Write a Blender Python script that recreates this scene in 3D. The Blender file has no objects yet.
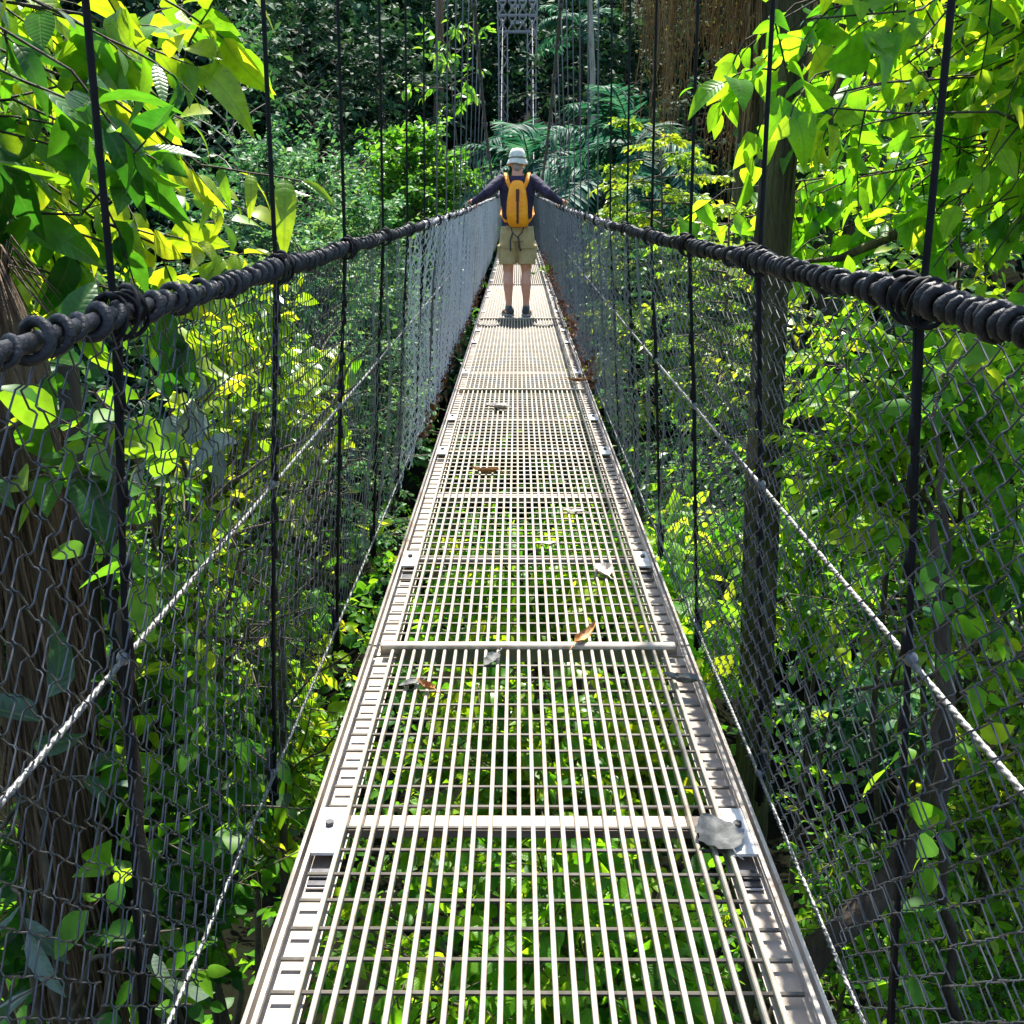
import bpy, math, random
import numpy as np
from mathutils import Vector, Matrix

R_ = math.radians
PI = math.pi
rng = np.random.default_rng(11)
random.seed(11)
SC = bpy.context.scene
COL = SC.collection

# ------------------------------------------------------------------ basics
PITCH = R_(16.0)
FPX = 1024.0
def at(px, py, d):
    """world point seen at pixel (px,py) of the photograph, d metres ahead of the camera (camera at the origin)"""
    X = (px - 517.0) / FPX
    Y = (512.0 - py) / FPX
    v = Vector((X, math.cos(PITCH) + Y * math.sin(PITCH), -math.sin(PITCH) + Y * math.cos(PITCH)))
    return v * (d / v.y)

def deck_z(y):
    return -1.165 + 0.0125 * y + 0.0005 * y * y if y < 14 else -0.892 + 0.0262 * (y - 14)
def rail_z(y):
    y = float(y); return deck_z(y) + 1.045 + .0035 * min(y, 14.0)
def main_z(y):
    return 0.42 + 0.0132 * (20.5 - y) ** 2 if y < 20.5 else 0.42 + 0.0136 * (y - 20.5) ** 2
def on_deck(px, py):
    d = 3.0
    for _ in range(40):
        p = at(px, py, d)
        q = at(px, py, d * 1.01)
        f = p.z - deck_z(p.y); g = q.z - deck_z(q.y)
        d = d - f * (0.01 * d) / (g - f)
    return at(px, py, d)

def tag(o, label=None, cat=None, group=None, kind=None):
    if label: o['label'] = label
    if cat: o['category'] = cat
    if group: o['group'] = group
    if kind: o['kind'] = kind
    return o

def empty(name, loc=(0, 0, 0), rz=0.0):
    o = bpy.data.objects.new(name, None)
    o.location = loc
    o.rotation_euler = (0, 0, rz)
    o.empty_display_size = 0.1
    COL.objects.link(o)
    return o

def link(name, me, parent=None, loc=None):
    o = bpy.data.objects.new(name, me)
    COL.objects.link(o)
    if parent: o.parent = parent
    if loc is not None: o.location = loc
    return o

def mesh_np(name, V, quads=None, tris=None, mat=None, smooth=True, attrs=None, uv=None, matidx=None):
    me = bpy.data.meshes.new(name)
    V = np.asarray(V, dtype=np.float32).reshape(-1, 3)
    q = np.zeros((0, 4), np.int32) if quads is None else np.asarray(quads, np.int32).reshape(-1, 4)
    t = np.zeros((0, 3), np.int32) if tris is None else np.asarray(tris, np.int32).reshape(-1, 3)
    me.vertices.add(len(V)); me.vertices.foreach_set('co', V.ravel())
    li = np.concatenate([q.ravel(), t.ravel()])
    me.loops.add(len(li)); me.loops.foreach_set('vertex_index', li)
    starts = np.concatenate([np.arange(len(q)) * 4, len(q) * 4 + np.arange(len(t)) * 3]).astype(np.int32)
    me.polygons.add(len(starts)); me.polygons.foreach_set('loop_start', starts)
    me.polygons.foreach_set('use_smooth', np.full(len(starts), smooth, dtype=bool))
    if matidx is not None:
        me.polygons.foreach_set('material_index', np.asarray(matidx, np.int32))
    if attrs:
        for k, a in attrs.items():
            at_ = me.attributes.new(k, 'FLOAT', 'FACE')
            at_.data.foreach_set('value', np.asarray(a, np.float32))
    if uv is not None:
        ul = me.uv_layers.new(name='UVMap')
        ul.data.foreach_set('uv', np.asarray(uv, np.float32)[li].ravel())
    me.update(calc_edges=True)
    if mat is not None:
        for m in (mat if isinstance(mat, (list, tuple)) else [mat]):
            me.materials.append(m)
    return me

class MB:
    """collects shapes into one mesh"""
    def __init__(s): s.V = []; s.Q = []; s.T = []; s.n = 0; s.M = []; s.MT = []; s.mi = 0
    def add(s, V, Q=None, T=None):
        V = np.asarray(V, float).reshape(-1, 3)
        s.V.append(V)
        if Q is not None and len(Q):
            Q = np.asarray(Q, int).reshape(-1, 4) + s.n; s.Q.append(Q); s.M += [s.mi] * len(Q)
        if T is not None and len(T):
            T = np.asarray(T, int).reshape(-1, 3) + s.n; s.T.append(T); s.MT += [s.mi] * len(T)
        s.n += len(V)
    def box(s, c, size, rot=None):
        hx, hy, hz = size[0] / 2, size[1] / 2, size[2] / 2
        V = np.array([[x, y, z] for z in (-hz, hz) for y in (-hy, hy) for x in (-hx, hx)])
        if rot is not None: V = V @ np.array(rot).T
        V = V + np.array(c)
        s.add(V, [[0, 2, 3, 1], [4, 5, 7, 6], [0, 1, 5, 4], [2, 6, 7, 3], [0, 4, 6, 2], [1, 3, 7, 5]])
    def rbox(s, c, size, b=0.002):
        """box with chamfered long edges, long axis given by the largest size"""
        ax = int(np.argmax(size)); o = [i for i in (0, 1, 2) if i != ax]
        a, h = size[o[0]] / 2, size[o[1]] / 2
        prof = [(-a + b, -h), (a - b, -h), (a, -h + b), (a, h - b), (a - b, h), (-a + b, h), (-a, h - b), (-a, -h + b)]
        V = np.zeros((16, 3))
        for k in range(2):
            for i, (u, w) in enumerate(prof):
                V[k * 8 + i, ax] = (k - .5) * size[ax]; V[k * 8 + i, o[0]] = u; V[k * 8 + i, o[1]] = w
        V += np.array(c)
        Q = [[i, (i + 1) % 8, 8 + (i + 1) % 8, 8 + i] for i in range(8)]
        Q += [[0, 1, 2, 3], [0, 3, 4, 7], [4, 5, 6, 7], [8, 11, 10, 9], [8, 15, 12, 11], [12, 15, 14, 13]]
        s.add(V, Q)
    def tube(s, P, r, n=6, cap=True, closed=False):
        P = np.asarray(P, float); k = len(P)
        r = np.broadcast_to(np.asarray(r, float), (k,))
        if closed:
            t = np.roll(P, -1, 0) - np.roll(P, 1, 0)
        else:
            t = np.gradient(P, axis=0)
        t /= np.linalg.norm(t, axis=1)[:, None] + 1e-12
        mt = np.abs(t.mean(0))
        ref = np.zeros(3); ref[int(np.argmin(mt))] = 1.0
        u = np.cross(t, ref); u /= np.linalg.norm(u, axis=1)[:, None] + 1e-9
        w = np.cross(t, u)
        a = np.arange(n) * 2 * PI / n
        V = P[:, None, :] + r[:, None, None] * (np.cos(a)[None, :, None] * u[:, None, :] + np.sin(a)[None, :, None] * w[:, None, :])
        V = V.reshape(-1, 3)
        kk = k if closed else k - 1
        i = np.arange(kk)[:, None]; j = np.arange(n)[None, :]; i2 = (i + 1) % k; j2 = (j + 1) % n
        Q = np.stack([i * n + j + 0 * j2, i * n + j2, i2 * n + j2, i2 * n + j + 0 * j2], -1).reshape(-1, 4)
        T = None
        if cap and not closed:
            V = np.vstack([V, P[0], P[-1]]); c0 = k * n; c1 = c0 + 1
            T = [[c0, (b + 1) % n, b] for b in range(n)] + [[c1, (k - 1) * n + b, (k - 1) * n + (b + 1) % n] for b in range(n)]
        s.add(V, Q, T)
    def loft(s, rings):
        """rings: list of (n,3) arrays"""
        n = len(rings[0]); k = len(rings)
        V = np.vstack(rings)
        Q = [[i * n + j, i * n + (j + 1) % n, (i + 1) * n + (j + 1) % n, (i + 1) * n + j] for i in range(k - 1) for j in range(n)]
        c0 = np.mean(rings[0], 0); c1 = np.mean(rings[-1], 0)
        V = np.vstack([V, c0, c1])
        T = [[k * n, (b + 1) % n, b] for b in range(n)] + [[k * n + 1, (k - 1) * n + b, (k - 1) * n + (b + 1) % n] for b in range(n)]
        s.add(V, Q, T)
    def ellipsoid(s, c, r, nu=12, nv=8, rot=None):
        V = []
        for i in range(nv + 1):
            th = PI * i / nv
            for j in range(nu):
                ph = 2 * PI * j / nu
                V.append([math.sin(th) * math.cos(ph) * r[0], math.sin(th) * math.sin(ph) * r[1], math.cos(th) * r[2]])
        V = np.array(V)
        if rot is not None: V = V @ np.array(rot).T
        Q = [[i * nu + j, (i + 1) * nu + j, (i + 1) * nu + (j + 1) % nu, i * nu + (j + 1) % nu] for i in range(nv) for j in range(nu)]
        s.add(V + np.array(c), Q)
    def mesh(s, name, mat, smooth=False):
        return mesh_np(name, np.vstack(s.V), np.vstack(s.Q) if s.Q else None, np.vstack(s.T) if s.T else None, mat, smooth,
                       matidx=s.M + s.MT)
    def build(s, name, mat, parent=None, smooth=False, loc=None):
        return link(name, s.mesh(name, mat, smooth), parent, loc)

# ------------------------------------------------------------------ materials
def new_mat(name):
    m = bpy.data.materials.new(name); m.use_nodes = True
    nt = m.node_tree; nt.nodes.clear()
    return m, nt, nt.nodes.new('ShaderNodeOutputMaterial')
def N(nt, t, **kw):
    n = nt.nodes.new(t)
    for k, v in kw.items(): setattr(n, k, v)
    return n
def ramp(nt, stops, src, interp='LINEAR'):
    r = N(nt, 'ShaderNodeValToRGB'); r.color_ramp.interpolation = interp
    e = r.color_ramp.elements
    while len(e) > 1: e.remove(e[-1])
    e[0].position = stops[0][0]; e[0].color = (*stops[0][1], 1)
    for p, c in stops[1:]:
        x = e.new(p); x.color = (*c, 1)
    nt.links.new(src, r.inputs[0])
    return r.outputs[0]
def mixc(nt, fac, a, b, mode='MIX'):
    m = N(nt, 'ShaderNodeMix', data_type='RGBA', blend_type=mode)
    for s, v in ((m.inputs[0], fac), (m.inputs[6], a), (m.inputs[7], b)):
        if isinstance(v, (int, float)): s.default_value = v
        elif isinstance(v, tuple): s.default_value = (*v, 1)
        else: nt.links.new(v, s)
    return m.outputs[2]
def noise(nt, scale, detail=4, rough=.6, coord='Object', scl=None):
    tc = N(nt, 'ShaderNodeTexCoord')
    v = tc.outputs[coord]
    if scl:
        mp = N(nt, 'ShaderNodeMapping'); mp.inputs['Scale'].default_value = scl
        nt.links.new(v, mp.inputs[0]); v = mp.outputs[0]
    n = N(nt, 'ShaderNodeTexNoise'); n.inputs['Scale'].default_value = scale
    n.inputs['Detail'].default_value = detail; n.inputs['Roughness'].default_value = rough
    nt.links.new(v, n.inputs['Vector'])
    return n.outputs[0]
def bump(nt, h, strength, dist, bs):
    b = N(nt, 'ShaderNodeBump'); b.inputs['Strength'].default_value = strength; b.inputs['Distance'].default_value = dist
    nt.links.new(h, b.inputs['Height']); nt.links.new(b.outputs[0], bs.inputs['Normal'])
def surf(name, stops, scale=8, rough=.6, metal=0.0, spec=.5, bumps=None, scl=None, detail=5, coat=0):
    """noise-varied Principled material"""
    m, nt, out = new_mat(name)
    bs = N(nt, 'ShaderNodeBsdfPrincipled'); nt.links.new(bs.outputs[0], out.inputs[0])
    n = noise(nt, scale, detail, .6, scl=scl)
    nt.links.new(ramp(nt, stops, n), bs.inputs['Base Color'])
    bs.inputs['Roughness'].default_value = rough; bs.inputs['Metallic'].default_value = metal
    bs.inputs['Specular IOR Level'].default_value = spec
    if bumps:
        n2 = noise(nt, bumps[0], 4, .6, scl=scl)
        bump(nt, n2, bumps[1], bumps[2], bs)
    return m

def leaf_mat(name, stops, tstops, tfac=.45, rough=.38, spec=.5, veins=False, mottle=.35):
    """stops: leaf blade colours by per-leaf random; tstops: light passing through the blade"""
    m, nt, out = new_mat(name)
    a = N(nt, 'ShaderNodeAttribute', attribute_name='rnd')
    oi = N(nt, 'ShaderNodeObjectInfo')
    col = ramp(nt, stops, a.outputs['Fac'])
    tcol = ramp(nt, tstops, a.outputs['Fac'])
    bs = N(nt, 'ShaderNodeBsdfPrincipled')
    bs.inputs['Roughness'].default_value = rough
    bs.inputs['Specular IOR Level'].default_value = spec
    tr = N(nt, 'ShaderNodeBsdfTranslucent')
    if mottle:
        n = noise(nt, 25, 3, .6)
        f = N(nt, 'ShaderNodeMapRange'); f.inputs[1].default_value = .3; f.inputs[2].default_value = .7
        f.inputs[3].default_value = 1 - mottle; f.inputs[4].default_value = 1 + mottle * .5
        nt.links.new(n, f.inputs[0])
        c = N(nt, 'ShaderNodeCombineColor')
        for i in range(3): nt.links.new(f.outputs[0], c.inputs[i])
        col = mixc(nt, 1.0, col, c.outputs[0], 'MULTIPLY')
        tcol = mixc(nt, 1.0, tcol, c.outputs[0], 'MULTIPLY')
    if veins:
        uv = N(nt, 'ShaderNodeUVMap', uv_map='UVMap')
        sp = N(nt, 'ShaderNodeSeparateXYZ'); nt.links.new(uv.outputs[0], sp.inputs[0])
        def M(op, x, y=None, clamp=False):
            k = N(nt, 'ShaderNodeMath', operation=op, use_clamp=clamp)
            for i, v in enumerate((x, y)):
                if v is None: continue
                if isinstance(v, (int, float)): k.inputs[i].default_value = v
                else: nt.links.new(v, k.inputs[i])
            return k.outputs[0]
        u = M('ABSOLUTE', M('SUBTRACT', sp.outputs[0], .5))
        ph = M('SUBTRACT', M('MULTIPLY', sp.outputs[1], 11.0), M('MULTIPLY', u, 7.0))
        sn = M('ABSOLUTE', M('SINE', M('MULTIPLY', ph, PI)))
        side = M('SUBTRACT', 1.0, M('MULTIPLY', sn, 5.0), True)
        mid = M('SUBTRACT', 1.0, M('MULTIPLY', u, 34.0), True)
        sp_ = noise(nt, 70, 3, .7)
        bl = N(nt, 'ShaderNodeMapRange'); bl.inputs[1].default_value = .66; bl.inputs[2].default_value = .74
        nt.links.new(sp_, bl.inputs[0])
        col = mixc(nt, M('MULTIPLY', bl.outputs[0], .75), col, (.10, .06, .02)); tcol = mixc(nt, M('MULTIPLY', bl.outputs[0], .75), tcol, (.07, .045, .01))
        v = M('MAXIMUM', M('MULTIPLY', side, .45), mid)
        col = mixc(nt, M('MULTIPLY', v, .45), col, (.16, .26, .07))
        tcol = mixc(nt, M('MULTIPLY', v, .5), tcol, (.10, .20, .02))
        bump(nt, M('SUBTRACT', M('MULTIPLY', sn, .7), v), .22, .003, bs)
    nt.links.new(col, bs.inputs['Base Color']); nt.links.new(tcol, tr.inputs[0])
    mx = N(nt, 'ShaderNodeMixShader'); mx.inputs[0].default_value = tfac
    nt.links.new(bs.outputs[0], mx.inputs[1]); nt.links.new(tr.outputs[0], mx.inputs[2])
    nt.links.new(mx.outputs[0], out.inputs[0])
    return m

G = {}
# blades by per-leaf random: deep green, mid green, light green, a few yellowing
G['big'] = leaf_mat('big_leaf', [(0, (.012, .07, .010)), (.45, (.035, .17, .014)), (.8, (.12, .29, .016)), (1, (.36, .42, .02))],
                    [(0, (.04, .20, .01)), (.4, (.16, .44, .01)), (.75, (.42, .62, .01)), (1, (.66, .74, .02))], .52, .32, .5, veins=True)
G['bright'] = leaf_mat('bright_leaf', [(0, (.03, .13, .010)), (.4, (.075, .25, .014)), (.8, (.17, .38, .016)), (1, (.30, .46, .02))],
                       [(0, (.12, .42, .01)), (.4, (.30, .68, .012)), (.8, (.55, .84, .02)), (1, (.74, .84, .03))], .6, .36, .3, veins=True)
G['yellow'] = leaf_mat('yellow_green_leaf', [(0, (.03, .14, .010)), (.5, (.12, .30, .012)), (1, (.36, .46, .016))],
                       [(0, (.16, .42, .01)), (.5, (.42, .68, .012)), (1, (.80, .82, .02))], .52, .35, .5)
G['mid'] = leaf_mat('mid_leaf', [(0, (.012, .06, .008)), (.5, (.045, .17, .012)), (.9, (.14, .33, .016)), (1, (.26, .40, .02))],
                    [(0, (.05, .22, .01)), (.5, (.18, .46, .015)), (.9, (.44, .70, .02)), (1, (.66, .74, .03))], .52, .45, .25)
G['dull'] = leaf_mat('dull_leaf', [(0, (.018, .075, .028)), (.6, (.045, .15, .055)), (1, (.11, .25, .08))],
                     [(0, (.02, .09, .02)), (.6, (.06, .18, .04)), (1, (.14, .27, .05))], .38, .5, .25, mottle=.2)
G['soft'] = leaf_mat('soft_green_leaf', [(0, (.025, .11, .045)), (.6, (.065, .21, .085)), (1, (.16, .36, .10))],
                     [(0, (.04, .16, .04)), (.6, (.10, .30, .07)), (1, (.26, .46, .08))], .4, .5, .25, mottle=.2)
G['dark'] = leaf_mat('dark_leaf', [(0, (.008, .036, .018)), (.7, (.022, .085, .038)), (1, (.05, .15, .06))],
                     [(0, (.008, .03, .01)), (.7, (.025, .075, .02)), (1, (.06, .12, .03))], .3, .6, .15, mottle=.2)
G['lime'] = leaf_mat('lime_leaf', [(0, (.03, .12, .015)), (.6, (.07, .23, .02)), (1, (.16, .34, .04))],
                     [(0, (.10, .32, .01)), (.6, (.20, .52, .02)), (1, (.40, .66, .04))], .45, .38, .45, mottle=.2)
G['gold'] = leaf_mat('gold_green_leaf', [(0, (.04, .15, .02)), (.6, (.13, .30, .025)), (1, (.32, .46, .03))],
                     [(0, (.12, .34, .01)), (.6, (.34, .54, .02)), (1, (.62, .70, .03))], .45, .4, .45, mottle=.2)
G['palm'] = leaf_mat('palm_leaflet', [(0, (.012, .07, .045)), (.6, (.03, .12, .08)), (1, (.07, .20, .13))],
                     [(0, (.02, .12, .05)), (.6, (.04, .18, .08)), (1, (.10, .28, .12))], .35, .55, .15, mottle=.1)
G['rust'] = leaf_mat('rusty_moss', [(0, (.04, .024, .010)), (.6, (.14, .09, .03)), (1, (.22, .22, .05))],
                     [(0, (.08, .045, .01)), (1, (.26, .22, .05))], .3, .7, .2)
G['litter'] = leaf_mat('dead_leaf', [(0, (.02, .010, .006)), (.6, (.10, .04, .018)), (1, (.30, .13, .06))],
                     [(0, (.06, .02, .01)), (1, (.35, .14, .05))], .2, .6, .3)
G['grey'] = leaf_mat('sky_sheen_leaf', [(0, (.05, .10, .06)), (.5, (.12, .17, .13)), (1, (.26, .31, .27))],
                     [(0, (.06, .14, .03)), (1, (.22, .34, .10))], .28, .34, .4, veins=True)  # grey puts the sky's reflection into the blade colour

M_ = {}
M_['bark'] = surf('bark', [(.25, (.012, .008, .005)), (.5, (.038, .026, .015)), (.75, (.085, .065, .042))], 14, .85, scl=(1, 1, .22), bumps=(18, .9, .03))
M_['twig'] = surf('twig_bark', [(.3, (.03, .022, .014)), (.7, (.11, .085, .05))], 20, .8)
M_['pale_bark'] = surf('pale_bark', [(.25, (.14, .12, .09)), (.55, (.30, .28, .22)), (.8, (.42, .40, .33))], 9, .8, scl=(1, 1, .4), bumps=(25, .5, .01))
M_['moss_bark'] = surf('mossy_bark', [(.25, (.012, .010, .006)), (.45, (.05, .045, .015)), (.6, (.10, .10, .03)), (.78, (.15, .11, .06))], 5, .9, scl=(3, 3, .35), bumps=(9, 1.0, .08))
M_['fibre'] = surf('dry_fibre', [(.25, (.03, .016, .008)), (.5, (.11, .065, .032)), (.75, (.24, .165, .09))], 6, .85, scl=(8, 8, .35), bumps=(12, .8, .02))
M_['root'] = surf('hanging_root', [(.25, (.07, .04, .015)), (.5, (.20, .12, .04)), (.8, (.34, .23, .08))], 3, .85)
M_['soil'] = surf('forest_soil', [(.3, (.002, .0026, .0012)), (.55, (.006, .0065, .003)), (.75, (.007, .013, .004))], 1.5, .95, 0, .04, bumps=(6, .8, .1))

def metal(name, c0, c1, rough, met, scale=30, bumps=(120, .25, .001)):
    return surf(name, [(.3, c0), (.7, c1)], scale, rough, met, .15 if met == 0 else .5, bumps)
M_['deck'] = surf('painted_grating_steel', [(.24, (.17, .12, .08)), (.38, (.33, .275, .205)), (.52, (.41, .355, .28)), (.7, (.48, .43, .35))], 16, .42, .15, .5, (70, .2, .001))
M_['rod'] = surf('rod_steel_painted_shade', [(.3, (.07, .06, .046)), (.7, (.16, .14, .11))], 30, .5, .2, .5)  # colour darkened for the shade the rods sit in below the bars
M_['angle'] = surf('painted_angle_steel', [(.26, (.14, .085, .055)), (.38, (.33, .265, .21)), (.55, (.41, .355, .295)), (.75, (.47, .42, .36))], 11, .5, .1, .5, (60, .3, .002))
M_['plate'] = surf('white_bolt_plate', [(.25, (.34, .30, .27)), (.45, (.56, .535, .51)), (.7, (.66, .64, .615))], 12, .45, .1, .5)
M_['crossbar'] = surf('brown_crossbar', [(.25, (.22, .15, .12)), (.5, (.42, .34, .28)), (.75, (.52, .45, .38))], 9, .6, .1, .4)
M_['dark_steel'] = metal('dark_bolt_steel', (.03, .03, .035), (.07, .07, .075), .45, .6)
M_['rubber'] = surf('black_hose', [(.3, (.012, .012, .014)), (.7, (.034, .033, .035))], 45, .5, 0, .28, (140, .8, .003))
M_['hose_sheen'] = surf('hose_painted_sheen', [(.3, (.07, .07, .075)), (.7, (.26, .26, .27))], 14, .5, 0, .4)  # grey imitates the glossy highlights on the far hose
M_['wire'] = metal('black_wire', (.005, .005, .0055), (.014, .014, .015), .6, 0.0)  # near hangers painted black like their backlit side
M_['galv'] = surf('galvanised_cable', [(.3, (.10, .10, .098)), (.7, (.22, .22, .215))], 60, .45, .4, .5, (220, .6, .002))
M_['cable'] = metal('weathered_main_cable', (.055, .055, .06), (.12, .12, .125), .65, .1)
M_['tower'] = metal('grey_lattice_steel', (.17, .17, .185), (.29, .29, .32), .6, .1)

def net_material(name, c0, c1, met):
    m, nt, out = new_mat(name)
    bs = N(nt, 'ShaderNodeBsdfPrincipled'); nt.links.new(bs.outputs[0], out.inputs[0])
    n = noise(nt, 9, 5, .65)
    base = ramp(nt, [(.3, c0), (.7, c1)], n)
    n2 = noise(nt, .9, 5, .7)
    rust = ramp(nt, [(.60, (0, 0, 0)), (.72, (1, 1, 1))], n2)
    nt.links.new(mixc(nt, rust, base, (.22, .12, .07)), bs.inputs['Base Color'])
    bs.inputs['Metallic'].default_value = met; bs.inputs['Roughness'].default_value = .38
    return m
M_['net_sunlit'] = net_material('net_wire_painted_sunlit', (.50, .52, .56), (.80, .82, .86), .1)  # same net wire, paled where the far left net catches sun
M_['net_half_lit'] = net_material('net_wire_painted_half_lit', (.10, .11, .125), (.30, .32, .35), .3)  # painted step between the sunlit and the shaded wire colours
M_['net_shaded'] = net_material('net_wire_painted_shaded', (.03, .032, .037), (.11, .115, .125), .45)  # same net wire, darkened for the shaded near part

# ------------------------------------------------------------------ leaves
def template(nseg, prof, tip=.02):
    t = np.linspace(0, 1, nseg + 1)
    w = np.array([prof(x) for x in t])
    V = []; UV = []
    for y, h in zip(t, w):
        V += [[-h, y, .28 * h], [0, y, 0], [h, y, .28 * h]]
        UV += [[.5 - h, y], [.5, y], [.5 + h, y]]
    Q = []
    for i in range(nseg):
        a = i * 3
        Q += [[a, a + 1, a + 4, a + 3], [a + 1, a + 2, a + 5, a + 4]]
    return np.array(V), np.array(Q), np.array(UV)
def ovate(x): return .30 * max(0.0, math.sin(PI * min(1, x) ** .72)) ** .8 * (1 - .35 * max(0, x - .75) / .25) + .004
def lance(x): return .17 * max(0.0, math.sin(PI * x ** .85)) ** .9 + .004
def heart(x): return .40 * max(0.0, math.sin(PI * x ** .55)) ** .75 + .004
T_OV = template(6, ovate); T_LA = template(5, lance); T_HE = template(6, heart)
T_OV4 = template(4, ovate); T_LO = template(2, lambda x: (.05, .27, .02)[int(round(x * 2))]); T_LL = template(3, lance)
T_PL = template(3, lambda x: (.02, .055, .05, .006)[int(round(x * 3))])

CLIP = [False]
class Leaves:
    def __init__(s): s.V = []; s.Q = []; s.U = []; s.R = []; s.n = 0
    def add(s, P, D, Nn, S, tmpl, wid=1.0, droop=.25, rnd=None, fold=1.0):
        P = np.asarray(P, float); k = len(P)
        if CLIP[0] and k:      # nothing grows in through the nets
            tip = P + D / (np.linalg.norm(D, axis=1)[:, None] + 1e-9) * np.broadcast_to(np.asarray(S, float), (k,))[:, None]
            zz = np.maximum(P[:, 2], tip[:, 2]); lim = .60 + .10 * np.clip(zz, -1, 0) * -1
            ins = (np.minimum(np.abs(P[:, 0]), np.abs(tip[:, 0])) < lim) & (zz > -1.28 + .0125 * P[:, 1])
            ok = ~(ins | (P[:, 0] * tip[:, 0] < 0) & (zz > -1.28))
            P = P[ok]; D = D[ok]; Nn = Nn[ok]; k = len(P)
            S = np.broadcast_to(np.asarray(S, float), ok.shape)[ok]
            if rnd is not None: rnd = np.asarray(rnd)[ok]
        if k == 0: return
        T, Q, U = tmpl
        D = D / (np.linalg.norm(D, axis=1)[:, None] + 1e-9)
        side = np.cross(D, Nn); side /= np.linalg.norm(side, axis=1)[:, None] + 1e-9
        nn = np.cross(side, D)
        S = np.broadcast_to(np.asarray(S, float), (k,))[:, None, None]
        w = wid * rng.uniform(.8, 1.2, (k, 1, 1)); f = fold * rng.uniform(.2, 1.6, (k, 1, 1)); dr = droop * rng.uniform(.1, 1.8, (k, 1, 1))
        tw = rng.normal(0, .12, (k, 1, 1))
        tx = T[None, :, 0:1] * w; ty = T[None, :, 1:2]; tz = T[None, :, 2:3] * f - dr * ty ** 2 + tw * tx * ty * 2
        V = P[:, None, :] + S * (tx * side[:, None, :] + ty * D[:, None, :] * (1 - .25 * dr * ty) + tz * nn[:, None, :])
        m = len(T)
        s.V.append(V.reshape(-1, 3))
        s.Q.append((Q[None] + (np.arange(k) * m)[:, None, None] + s.n).reshape(-1, 4))
        s.U.append(np.tile(U, (k, 1)))
        r = rng.uniform(0, 1, k) if rnd is None else np.clip(rnd, 0, 1)
        s.R.append(np.repeat(r, len(Q)))
        s.n += k * m
    def count(s): return s.n
    def mesh(s, name, mat):
        return mesh_np(name, np.vstack(s.V), np.vstack(s.Q), None, mat, True, {'rnd': np.concatenate(s.R)}, np.vstack(s.U))

def rand_unit(k):
    v = rng.normal(0, 1, (k, 3)); return v / np.linalg.norm(v, axis=1)[:, None]

def twig_leaves(L, pts, nl, size, tmpl, start=.25, up=.7, hang=.25, wid=1.0, droop=.25, tone=None, sd=.33):
    """leaves set alternately along a twig polyline"""
    pts = np.asarray(pts); k = len(pts)
    f = np.linspace(start, 1, nl) * (k - 1)
    i = np.minimum(f.astype(int), k - 2); fr = (f - i)[:, None]
    P = pts[i] * (1 - fr) + pts[i + 1] * fr
    t = pts[i + 1] - pts[i]; t /= np.linalg.norm(t, axis=1)[:, None] + 1e-9
    a = np.arange(nl) * PI + rng.normal(0, .5, nl)
    h = np.cross(t, [0, 0, 1.0]); h /= np.linalg.norm(h, axis=1)[:, None] + 1e-6
    D = t * rng.uniform(.3, .9, (nl, 1)) + h * np.cos(a)[:, None] + rng.normal(0, .3, (nl, 3))
    D[:, 2] -= hang * rng.uniform(.2, 1.6, nl)
    D[-1] = t[-1] + rng.normal(0, .2, 3)
    Nn = np.tile([0, 0, up], (nl, 1)) + rng.normal(0, .5, (nl, 3))
    S = size * rng.uniform(1 - sd * 1.6, 1 + sd, nl)
    r = None if tone is None else tone + rng.normal(0, .17, nl)
    L.add(P, D, Nn, S, tmpl, wid, droop, r)

def bend(p0, d0, length, n, grav, wob):
    """polyline starting at p0 along d0, curving with gravity and wobble"""
    P = [np.array(p0, float)]; d = np.array(d0, float); d /= np.linalg.norm(d)
    st = length / n
    for _ in range(n):
        d = d + np.array([0, 0, grav]) / n + rng.normal(0, wob, 3); d /= np.linalg.norm(d)
        P.append(P[-1] + d * st)
    return np.array(P)

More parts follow.
